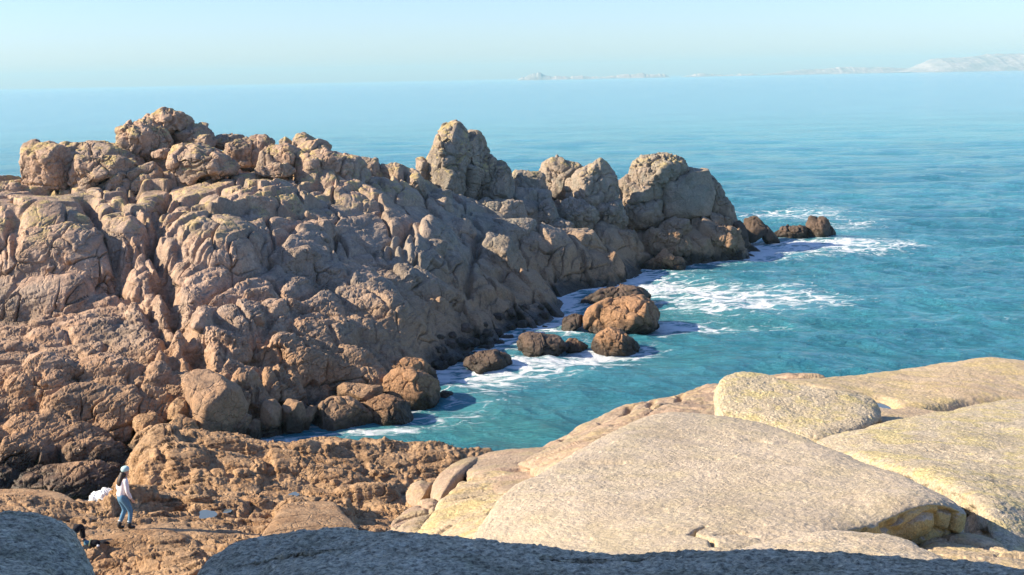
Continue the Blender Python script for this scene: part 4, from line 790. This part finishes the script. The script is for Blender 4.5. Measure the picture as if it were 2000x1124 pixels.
# ------------------------------------------------------------------ sea mesh
def sea():
    a1 = np.linspace(-320, 2320, 1150); pys = np.linspace(0, 1, 1000)
    col = np.concatenate([np.linspace(-3500, -330, 24), a1, np.linspace(2330, 5500, 24)])
    dep = np.linspace(1000., 3.2, 1000)     # pixels under the horizon
    Yv = np.concatenate([EYE * F / dep, [14000, 19000, 26000]])
    Y = np.repeat(Yv[:, None], len(col), 1); X = (col - 1000)[None] / F * Y
    flat = np.stack([X.ravel(), Y.ravel(), np.zeros(X.size)], -1)
    Z = np.zeros(X.size)
    for wl, amp, ax, sd_ in ((9., .20, .55, 1), (4.2, .17, .6, 2), (1.9, .10, .7, 3), (.9, .05, .8, 4)):
        q = flat * [ax / wl, 1 / wl, 1]; q[:, 0] += .35 * flat[:, 1] / wl
        n = vnoise(q + sd_ * 9, sd_ + 200); fade = sstep(1., .35, (Y.ravel() ** 2 / (F * .512 * EYE)) / wl)
        Z += amp * (1 - np.abs(n) * 2) * fade
    foam = ell(X, Y, PATCH); shal = np.clip(ell(X, Y, SHAL), 0, 1)
    near = (Y > 38) & (Y < 130) & (X > -40) & (X < 40)
    hb = np.full(X.shape, -3.); hb[near] = headbase(X[near], Y[near])
    foam = foam + .75 * sstep(-1.3, .1, hb) * np.where(near, 1, 0) * sstep(60, 45, np.abs(Y - 85)) * (X > -14)
    shal = np.clip(shal + .3 * sstep(-1.7, -.6, hb) * near, 0, 1)
    Z = Z * (1 - .75 * (sstep(-1.5, -.2, hb) * near).ravel())
    V = np.stack([X.ravel(), Y.ravel(), Z], -1)
    m, nt, b = newmat('sea_water'); N = NT(nt); g = N.n('ShaderNodeNewGeometry'); co = g.outputs['Position']
    af = N.n('ShaderNodeAttribute'); af.attribute_name = 'foam'; ash = N.n('ShaderNodeAttribute'); ash.attribute_name = 'shallow'
    mp = N.n('ShaderNodeMapping'); mp.inputs['Scale'].default_value = (.7, 1.3, 1); mp.inputs['Rotation'].default_value = (0, 0, .25); N.l(co, mp.inputs[0]); cw = mp.outputs[0]
    big = N.noise(cw, .035, 4, .6); mid = N.noise(cw, .45, 5, .65)
    c = N.mix(N.ramp(big, .3, .7), (.038, .20, .262), (.058, .28, .345))
    c = N.mix(N.ramp(mid, .35, .7, 0., .6), c, (.014, .12, .18))
    c = N.mix(N.math('MULTIPLY', ash.outputs['Fac'], .75), c, (.05, .25, .265))
    so_ = N.n('ShaderNodeSeparateXYZ'); N.l(co, so_.inputs[0])
    c = N.mix(N.ramp(so_.outputs[1], 100., 330., 0., 1.), c, N.mix(N.ramp(big, .3, .7), (.065, .285, .335), (.10, .36, .41)))     # paler offshore: the grazing sky reflection is put into the water colour
    # foam: lacy streaks
    dn = N.n('ShaderNodeTexNoise'); dn.inputs['Scale'].default_value = .8; dn.inputs['Detail'].default_value = 3; N.l(cw, dn.inputs['Vector'])
    vm = N.n('ShaderNodeVectorMath'); vm.operation = 'MULTIPLY_ADD'; N.l(dn.outputs[1], vm.inputs[0]); vm.inputs[1].default_value = (1.6, 1.6, 0); N.l(cw, vm.inputs[2])
    v1 = N.vor(vm.outputs[0], .75, 'DISTANCE_TO_EDGE').outputs['Distance']; v2 = N.vor(vm.outputs[0], 2.1, 'DISTANCE_TO_EDGE').outputs['Distance']
    fn = N.noise(vm.outputs[0], 1.1, 9, .72); fn2 = N.noise(cw, .22, 4, .6)
    lace = N.math('ADD', N.ramp(v1, 0., .22, .38, 0.), N.ramp(v2, 0., .25, .22, 0.))
    t = N.math('ADD', N.math('ADD', N.math('MULTIPLY', fn, 1.1), lace), N.math('MULTIPLY', N.math('SUBTRACT', fn2, .5), .9))
    lvl = N.math('ADD', t, N.math('MULTIPLY', af.outputs['Fac'], .61))
    msk = N.math('MULTIPLY', N.ramp(lvl, 1.24, 1.72), N.ramp(af.outputs['Fac'], .08, .3))
    haze_ = N.math('MULTIPLY', N.ramp(af.outputs['Fac'], .1, 1.1), .5)
    c = N.mix(N.math('MULTIPLY', haze_, .7), c, (.16, .42, .46))
    # few whitecaps further out
    wc = N.math('MULTIPLY', N.ramp(N.noise(cw, .9, 6, .7), .71, .76), N.ramp(N.noise(cw, .04, 2), .5, .65))
    msk = N.math('MAXIMUM', msk, N.math('MULTIPLY', wc, .6))
    c = N.mix(msk, c, (.86, .90, .90))
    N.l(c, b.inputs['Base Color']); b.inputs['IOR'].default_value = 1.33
    N.l(N.math('ADD', .09, N.math('MULTIPLY', msk, .6)), b.inputs['Roughness'])
    h = N.math('ADD', N.math('MULTIPLY', N.noise(cw, 2.2, 8, .66), .9), N.math('MULTIPLY', N.noise(cw, .16, 4, .55), 3.0))
    h = N.math('ADD', h, N.math('MULTIPLY', msk, .10))
    bp = N.n('ShaderNodeBump'); bp.inputs['Strength'].default_value = .9; bp.inputs['Distance'].default_value = .7; N.l(h, bp.inputs['Height']); N.l(bp.outputs[0], b.inputs['Normal'])
    sy = N.n('ShaderNodeSeparateXYZ'); N.l(co, sy.inputs[0]); N.l(N.ramp(sy.outputs[1], 110., 520., .9, .30), bp.inputs['Strength'])   # calmer water offshore
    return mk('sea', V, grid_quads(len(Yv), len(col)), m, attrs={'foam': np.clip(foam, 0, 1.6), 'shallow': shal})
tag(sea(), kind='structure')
M_FOAM = plain('surf_foam', (.88, .90, .90), .9, .2, .04, 6.)
def surge(label, blobs, seed):
    Vs, Qs, off = [], [], 0
    for k, (px, py, Y, rx, rz, ry) in enumerate(blobs):
        V, Q = cubesphere(60); V = V * [rx, ry, rz]; c = P(px, py, Y); p = V + c
        V = V + vnormals(V, Q) * (rx * .6 * fbm(p * 2.6 / rx * .6, 6, seed + k, .7))[:, None]
        Vs.append(V + c); Qs.append(Q + off); off += len(V)
    return tag(mk('surf', np.concatenate(Vs), np.concatenate(Qs), M_FOAM), kind='stuff', label=label, cat='surf')
surge('white surge of foam bursting through the channel left of the walker', [(188,973,40.2,.2,.2,.4),(203,968,40.2,.24,.2,.4),(219,966,40.3,.22,.15,.3),(204,981,40.0,.28,.18,.4),(197,992,39.8,.2,.2,.4),(229,962,40.3,.16,.12,.3)], 1)
surge('thin spray thrown against the orange boulders in the channel', [(372,882,48.2,.22,.14,.2),(384,888,48.2,.2,.1,.2),(282,884,46.8,.14,.08,.2)], 9)
# ------------------------------------------------------------------ far land, nine kilometres off
M_FAR = rock_mat('far_rock', (.36, .28, .24), (.58, .48, .42), (.20, .23, .21), tidal=False, lichen=0, gscale=.2, bump=.3, bdist=3., redzone=False, coarse=.03, darkspot=0)
def far_land(name, label, prof, D, depth, seed, spiky=.3):
    """prof: (px, height in px above the sea) ; real ground profile at distance D"""
    pr = np.array(prof, float); px = np.linspace(pr[0, 0], pr[-1, 0], 500); k = D / F
    h = np.interp(px, pr[:, 0], pr[:, 1]) * k; x = (px - 1000) * k; nt_ = 40
    t = np.linspace(-1, 1, nt_)[:, None]
    q = np.stack([x / 60., x * 0, x * 0], -1)
    h = h * (1 + spiky * fbm(q * 1.2 + seed, 4, seed) + spiky * .9 * fbm(q * 4 + seed, 3, seed + 4))
    y = D + depth * t + 0 * x[None]; p = np.stack([np.broadcast_to(x, y.shape).ravel() / 50., y.ravel() / 50., 0 * y.ravel()], -1)
    z = h[None] * np.clip(1 - np.abs(t) ** 2.2, 0, 1) * (1 + .10 * fbm(p * .5, 3, seed + 2).reshape(y.shape)) - 1.2
    V = np.stack([np.broadcast_to(x, y.shape), y, z], -1)
    return tag(mk(name, V.reshape(-1, 3), grid_quads(nt_, 500), M_FAR), label=label, kind='structure')
far_land('far_headland', None, [(1760,1),(1785,8),(1800,17),(1822,25),(1850,26),(1880,26),(1905,28),(1930,30),(2000,32),(2100,33),(2300,25)], 9000, 420, 3, .035)
far_land('far_shore', None, [(1480,1),(1520,5),(1560,9),(1600,10),(1650,12),(1700,11),(1750,9),(1790,8)], 9600, 160, 6, .12)
far_land('far_reef', None, [(1330,0),(1345,3),(1380,5),(1420,3),(1470,4),(1490,0)], 9600, 90, 7, .5)
far_land('far_islet', None, [(1018,1),(1028,7),(1046,11),(1060,14),(1068,9),(1090,6),(1120,6),(1140,7),(1160,5),(1180,4),(1195,5),(1225,7),(1255,9),(1270,7),(1300,6),(1312,1)], 9000, 130, 4, .3)

# ------------------------------------------------------------------ people
M_SKIN = plain('skin', (.55, .34, .25), .6, .3, .05); M_SWEAT = plain('white_wool', (.78, .72, .72), .9, .1, .05, 60)
M_JEAN = plain('blue_denim', (.10, .22, .34), .85, .2, .2, 50); M_HAIR = plain('dark_hair', (.035, .022, .016), .5, .4, .3, 60)
M_HAT = plain('pale_blue_knit', (.42, .60, .60), .95, .1, .12, 80); M_BOOT = plain('black_leather', (.018, .017, .018), .5, .4, .2)
M_SOCK = plain('white_cuff', (.6, .6, .58), .9, .1, .05); M_BLACK = plain('black_cloth', (.012, .012, .016), .85, .2, .3, 30)
M_BLUE = plain('blue_cloth', (.10, .24, .33), .9, .2, .2, 20); M_GREENB = plain('green_strap', (.30, .36, .20), .8, .2, .2); M_PLW = plain('white_plastic', (.75, .75, .75), .4, .4, .03)
def skin(name, nodes, edges, mat, parent, sub=2):
    me = bpy.data.meshes.new(name); me.from_pydata([n[0] for n in nodes], edges, []); me.update()
    o = bpy.data.objects.new(name, me); COL.objects.link(o); o.parent = parent
    o.modifiers.new('skin', 'SKIN'); sv = me.skin_vertices
    if not sv:
        bpy.context.view_layer.objects.active = o; o.select_set(True); bpy.ops.mesh.customdata_skin_add() if bpy.ops.mesh.customdata_skin_add.poll() else None
    d = me.skin_vertices[0].data
    for i, n in enumerate(nodes):
        r = n[1]; d[i].radius = (r, r) if isinstance(r, (int, float)) else r
    d[0].use_root = True
    s = o.modifiers.new('sub', 'SUBSURF'); s.levels = sub; s.render_levels = sub
    o.modifiers['skin'].use_smooth_shade = True
    me.materials.append(mat)
    dg = bpy.context.evaluated_depsgraph_get(); ev = o.evaluated_get(dg); m2 = bpy.data.meshes.new_from_object(ev); 
    o.modifiers.clear(); o.data = m2; m2.name = name
    if not m2.materials: m2.materials.append(mat)
    return o
fwd = Vector((.80, .60, 0)); lat = Vector((.60, -.80, 0)); upv = Vector((0, 0, 1))   # lat = her right, the side nearest the camera
def B(f, l, z): return (fwd * f + lat * l + upv * z)[:]
def chain(nodes, edges, pts, start=None):
    prev = start
    for p_, r_ in pts:
        nodes.append((p_, r_)); k = len(nodes) - 1
        if prev is not None: edges.append((prev, k))
        prev = k
    return prev
def fingers(nodes, edges, hand, elbow_dir, l, sgn):
    h = Vector(hand); dr = Vector(elbow_dir).normalized(); side = fwd
    for k in range(4):
        a = h + side * (.026 - .0175 * k) + dr * .03; ln = (.030, .034, .032, .026)[k]
        p1 = a + dr * ln + lat * (-.006 * sgn); p2 = p1 + dr * ln * .8 + lat * (-.014 * sgn); 
        nodes += [(a[:], .010), (p1[:], .0085), (p2[:], .007)]; n = len(nodes); edges += [(hand_i[0], n - 3), (n - 3, n - 2), (n - 2, n - 1)]
    a = h + side * .035 - dr * .01; p1 = a + side * .018 + dr * .03; nodes += [(a[:], .012), (p1[:], .009)]; n = len(nodes); edges += [(hand_i[0], n - 2), (n - 2, n - 1)]
hand_i = [0]
per = bpy.data.objects.new('person', None); COL.objects.link(per)
feet = hit(lambda X, Y: shelfbase(X, Y), 247, 1037, 29, 35); per.location = feet + np.array([0, 0, .05]); per.scale = (1.03, 1.03, 1.03)
tag(per, 'walker in a white sweater, blue jeans and pale knitted hat standing on the rock slab', 'person')
nodes = []; edges = []
nodes.append((B(-.07, 0, .92), (.125, .10)))
t_ = chain(nodes, edges, [(B(-.04, 0, 1.04), (.115, .09)), (B(.0, 0, 1.20), (.135, .10)), (B(.03, 0, 1.34), (.12, .085)), (B(.06, 0, 1.42), .052), (B(.085, 0, 1.47), .05), (B(.10, 0, 1.54), (.075, .09)), (B(.10, 0, 1.60), (.072, .085)), (B(.09, 0, 1.645), .05)], 0)
face = 6
nodes.append((B(.185, 0, 1.535), .018)); edges.append((face, len(nodes) - 1))     # nose
nodes.append((B(.155, 0, 1.475), .032)); edges.append((5, len(nodes) - 1))        # chin
for s in (1, -1):
    k = chain(nodes, edges, [(B(.02, .10 * s, 1.36), .065), (B(.02, .165 * s, 1.34), .058)], 3)
    if s == 1: arm = [(B(.03, .19, 1.20), .047), (B(.03, .20, 1.07), .040), (B(.09, .19, .93), .034), (B(.14, .17, .83), .026), (B(.165, .165, .78), (.032, .018))]
    else: arm = [(B(-.03, -.20, 1.20), .047), (B(-.07, -.22, 1.08), .040), (B(.02, -.20, .98), .034), (B(.10, -.17, .93), .026), (B(.15, -.16, .91), (.032, .018))]
    k = chain(nodes, edges, arm, k); hand_i[0] = k
    fingers(nodes, edges, arm[-1][0], Vector(arm[-1][0]) - Vector(arm[-3][0]), .16, s)
    if s == 1: leg = [(B(-.03, .09, .86), .10), (B(.05, .09, .68), .078), (B(.11, .085, .49), .058), (B(.10, .085, .32), .052), (B(.06, .085, .11), .036), (B(.06, .085, .05), .036), (B(.13, .09, .03), .036), (B(.21, .095, .025), .03)]
    else: leg = [(B(-.06, -.09, .86), .10), (B(-.01, -.09, .69), .078), (B(.02, -.085, .50), .058), (B(-.06, -.085, .32), .052), (B(-.14, -.085, .13), .036), (B(-.16, -.085, .07), .036), (B(-.10, -.085, .03), .036), (B(-.03, -.085, .025), .03)]
    chain(nodes, edges, leg, 0)
skin('body', nodes, edges, M_SKIN, per)
# clothes: the same skeleton a little wider
nodes = []; edges = []; nodes.append((B(-.065, 0, .90), (.15, .135)))
chain(nodes, edges, [(B(-.055, 0, .97), (.16, .14)), (B(-.03, 0, 1.09), (.15, .125)), (B(.0, 0, 1.20), (.155, .122)), (B(.03, 0, 1.34), (.135, .10)), (B(.055, 0, 1.405), .062)], 0)
for s in (1, -1):
    k = chain(nodes, edges, [(B(.02, .10 * s, 1.36), .075), (B(.02, .17 * s, 1.34), .07)], 4)
    chain(nodes, edges, [(B(.03, .195, 1.20), .062), (B(.03, .205, 1.07), .056), (B(.09, .19, .93), .05), (B(.13, .175, .85), .040)] if s == 1 else [(B(-.03, -.205, 1.20), .062), (B(-.075, -.225, 1.08), .056), (B(.02, -.20, .98), .05), (B(.085, -.175, .94), .040)], k)
skin('sweater', nodes, edges, M_SWEAT, per)
nodes = []; edges = []; nodes.append((B(-.07, 0, .94), (.14, .122))); chain(nodes, edges, [(B(-.045, 0, 1.05), (.145, .12))], 0)
chain(nodes, edges, [(B(-.04, .085, .86), .112), (B(.05, .09, .68), .092), (B(.115, .085, .49), .068), (B(.10, .085, .32), .062), (B(.065, .085, .16), .050)], 0)
chain(nodes, edges, [(B(-.07, -.085, .86), .112), (B(-.01, -.09, .69), .092), (B(.025, -.085, .50), .068), (B(-.06, -.085, .32), .062), (B(-.125, -.085, .18), .050)], 0)
skin('jeans', nodes, edges, M_JEAN, per)
skin('hair', [(B(.05, .0, 1.56), .10), (B(.01, .0, 1.47), .095), (B(-.055, -.0, 1.37), (.115, .085)), (B(-.10, -.0, 1.27), (.11, .07)), (B(-.115, -.0, 1.19), (.06, .04))], [(0, 1), (1, 2), (2, 3), (3, 4)], M_HAIR, per)
skin('knitted_hat', [(B(.095, 0, 1.555), .118), (B(.085, 0, 1.63), .128), (B(.07, 0, 1.71), .085)], [(0, 1), (1, 2)], M_HAT, per)
for a in ([(.06, .085, .20), (.06, .085, .06), (.13, .09, .045), (.22, .095, .04)], [(-.125, -.085, .21), (-.16, -.085, .08), (-.10, -.085, .045), (-.01, -.085, .04)]):
    bt = skin('boot', [(B(*a[0]), .062), (B(*a[1]), .062), (B(*a[2]), .054), (B(*a[3]), .042)], [(0, 1), (1, 2), (2, 3)], M_BOOT, per)
    v0 = Vector(B(*a[0])); skin('sock_cuff', [((v0 + Vector((0, 0, .01)))[:], .066), ((v0 + Vector((0, 0, .045)))[:], .064)], [(0, 1)], M_SOCK, per, 1)
for px, py, a_, b_, lb in ((410,1008,.36,.42,'largest rain puddle on the front shelf, right of the walker'), (445,1000,.16,.3,'small rain puddle beside the largest puddle on the shelf'), (570,968,.18,.25,'small blue puddle above the cracked pink slab block')):
    q = hit(lambda X, Y: shelfbase(X, Y), px, py, 28, 47); pool_at(lb, q[0], q[1], q[2] + .03, a_, b_, irr=.5)
# the second person sits behind the corner boulder; only a bent leg shows
p2 = bpy.data.objects.new('person', None); COL.objects.link(p2)
gq = hit(lambda X, Y: shelfbase(X, Y), 163, 1062, 27, 34); p2.location = gq
tag(p2, 'seated person in black clothes mostly hidden by the corner boulder, one bent leg showing', 'person')
N2 = [((-.62, -.62, .16), (.15, .12))]; E2 = []
chain(N2, E2, [((-.78, -.72, .34), (.13, .11)), ((-.88, -.78, .50), (.14, .11)), ((-.90, -.80, .61), .06), ((-.88, -.78, .70), (.085, .095)), ((-.87, -.78, .79), .07)], 0)
chain(N2, E2, [((-.28, -.42, .26), .09), ((-.04, -.03, .50), .072), ((-.03, .05, .42), .065), ((.0, .02, .12), .045), ((.02, .0, .05), .045), ((.14, -.03, .035), .035)], 0)
chain(N2, E2, [((-.5, -.5, .24), .09), ((-.36, -.38, .30), .07), ((-.30, -.30, .08), .045), ((-.2, -.27, .03), .035)], 0)
for s in (1, -1):
    kk_ = chain(N2, E2, [((-.86, -.78 + .13 * s, .53), .06), ((-.78, -.7 + .18 * s, .36), .045), ((-.56, -.5 + .1 * s, .36), .035), ((-.46, -.44 + .06 * s, .38), (.035, .02))], 2)
    for f_ in range(5):
        N2.append(((-.39 - .03 * (f_ == 4), -.40 + .06 * s + .018 * (f_ - 2), .37), .009)); E2.append((kk_, len(N2) - 1))
skin('body', N2, E2, M_SKIN, p2)
def grow(N, g): return [(p_, (r_ + g) if isinstance(r_, float) else (r_[0] + g, r_[1] + g)) for p_, r_ in N]
skin('trousers', grow([N2[0]] + N2[6:9 + 1] + N2[12:15], .018), [(0, 1), (1, 2), (2, 3), (3, 4), (0, 5), (5, 6), (6, 7)], M_BLACK, p2)
skin('jacket', grow([N2[0], N2[1], N2[2]], .022), [(0, 1), (1, 2)], M_BLACK, p2)
skin('boot', [((.0, .02, .13), .055), ((.02, .0, .06), .055), ((.16, -.03, .04), .042)], [(0, 1), (1, 2)], M_BOOT, p2)
# bag and things beside them
bag = bpy.data.objects.new('backpack', None); COL.objects.link(bag); gq = hit(lambda X, Y: shelfbase(X, Y), 184, 1070, 27, 34); bag.location = gq + np.array([0, 0, .03])
tag(bag, 'dark backpack lying on the slab beside the seated person', 'backpack')
skin('bag_body', [((-.12, 0, .09), (.10, .09)), ((.02, .01, .10), (.12, .10)), ((.17, 0, .08), (.09, .08))], [(0, 1), (1, 2)], M_BLACK, bag)
skin('strap', [((-.10, -.08, .04), .014), ((-.08, -.11, .10), .014), ((-.07, -.06, .19), .014), ((-.06, .03, .20), .014)], [(0, 1), (1, 2), (2, 3)], M_GREENB, bag, 1)
skin('side_pocket', [((.10, -.10, .05), .045), ((.18, -.09, .05), .03)], [(0, 1)], M_PLW, bag, 1)
skin('top_flap', [((.22, 0, .12), .04), ((.33, .02, .09), .045), ((.40, .03, .05), .03)], [(0, 1), (1, 2)], M_BLACK, bag, 1)
cl = bpy.data.objects.new('folded_jacket', None); COL.objects.link(cl); gq = hit(lambda X, Y: shelfbase(X, Y), 171, 1066, 27, 34); cl.location = gq + np.array([0, 0, .02])
tag(cl, 'pale blue garment spread on the rock in front of the backpack', 'garment')
skin('cloth', [((-.10, 0, .03), (.03, .10)), ((.0, -.02, .035), (.035, .11)), ((.10, 0, .03), (.03, .08))], [(0, 1), (1, 2)], M_BLUE, cl, 2)
sh = bpy.data.objects.new('shoe', None); COL.objects.link(sh); gq = hit(lambda X, Y: shelfbase(X, Y), 175, 1079, 27, 34); sh.location = gq + np.array([0, 0, .02])
tag(sh, 'dark shoe with a white toe on the slab below the backpack', 'shoe')
skin('upper', [((-.10, .02, .06), .045), ((.0, 0, .045), .04), ((.07, -.01, .035), .035)], [(0, 1), (1, 2)], M_BLACK, sh, 1); skin('toe_cap', [((.09, -.012, .035), .034), ((.125, -.015, .03), .026)], [(0, 1)], M_PLW, sh, 1)

# ------------------------------------------------------------------ air
HV = [(x, y, z) for z in (-6., 130.) for y in (-60., 10500.) for x in (-9000., 9000.)]
hz = mk('haze', np.array(HV), np.array([[0, 2, 3, 1], [4, 5, 7, 6], [0, 1, 5, 4], [2, 6, 7, 3], [0, 4, 6, 2], [1, 3, 7, 5]]), None, smooth=False)
mh = bpy.data.materials.new('air'); mh.use_nodes = True; nh = mh.node_tree; nh.nodes.clear(); oh = nh.nodes.new('ShaderNodeOutputMaterial'); vh = nh.nodes.new('ShaderNodeVolumePrincipled')
vh.inputs['Color'].default_value = (.50, .90, 1.0, 1); vh.inputs['Density'].default_value = .95e-4; vh.inputs['Anisotropy'].default_value = .0
nh.links.new(vh.outputs[0], oh.inputs['Volume']); hz.data.materials.append(mh); tag(hz, kind='stuff')
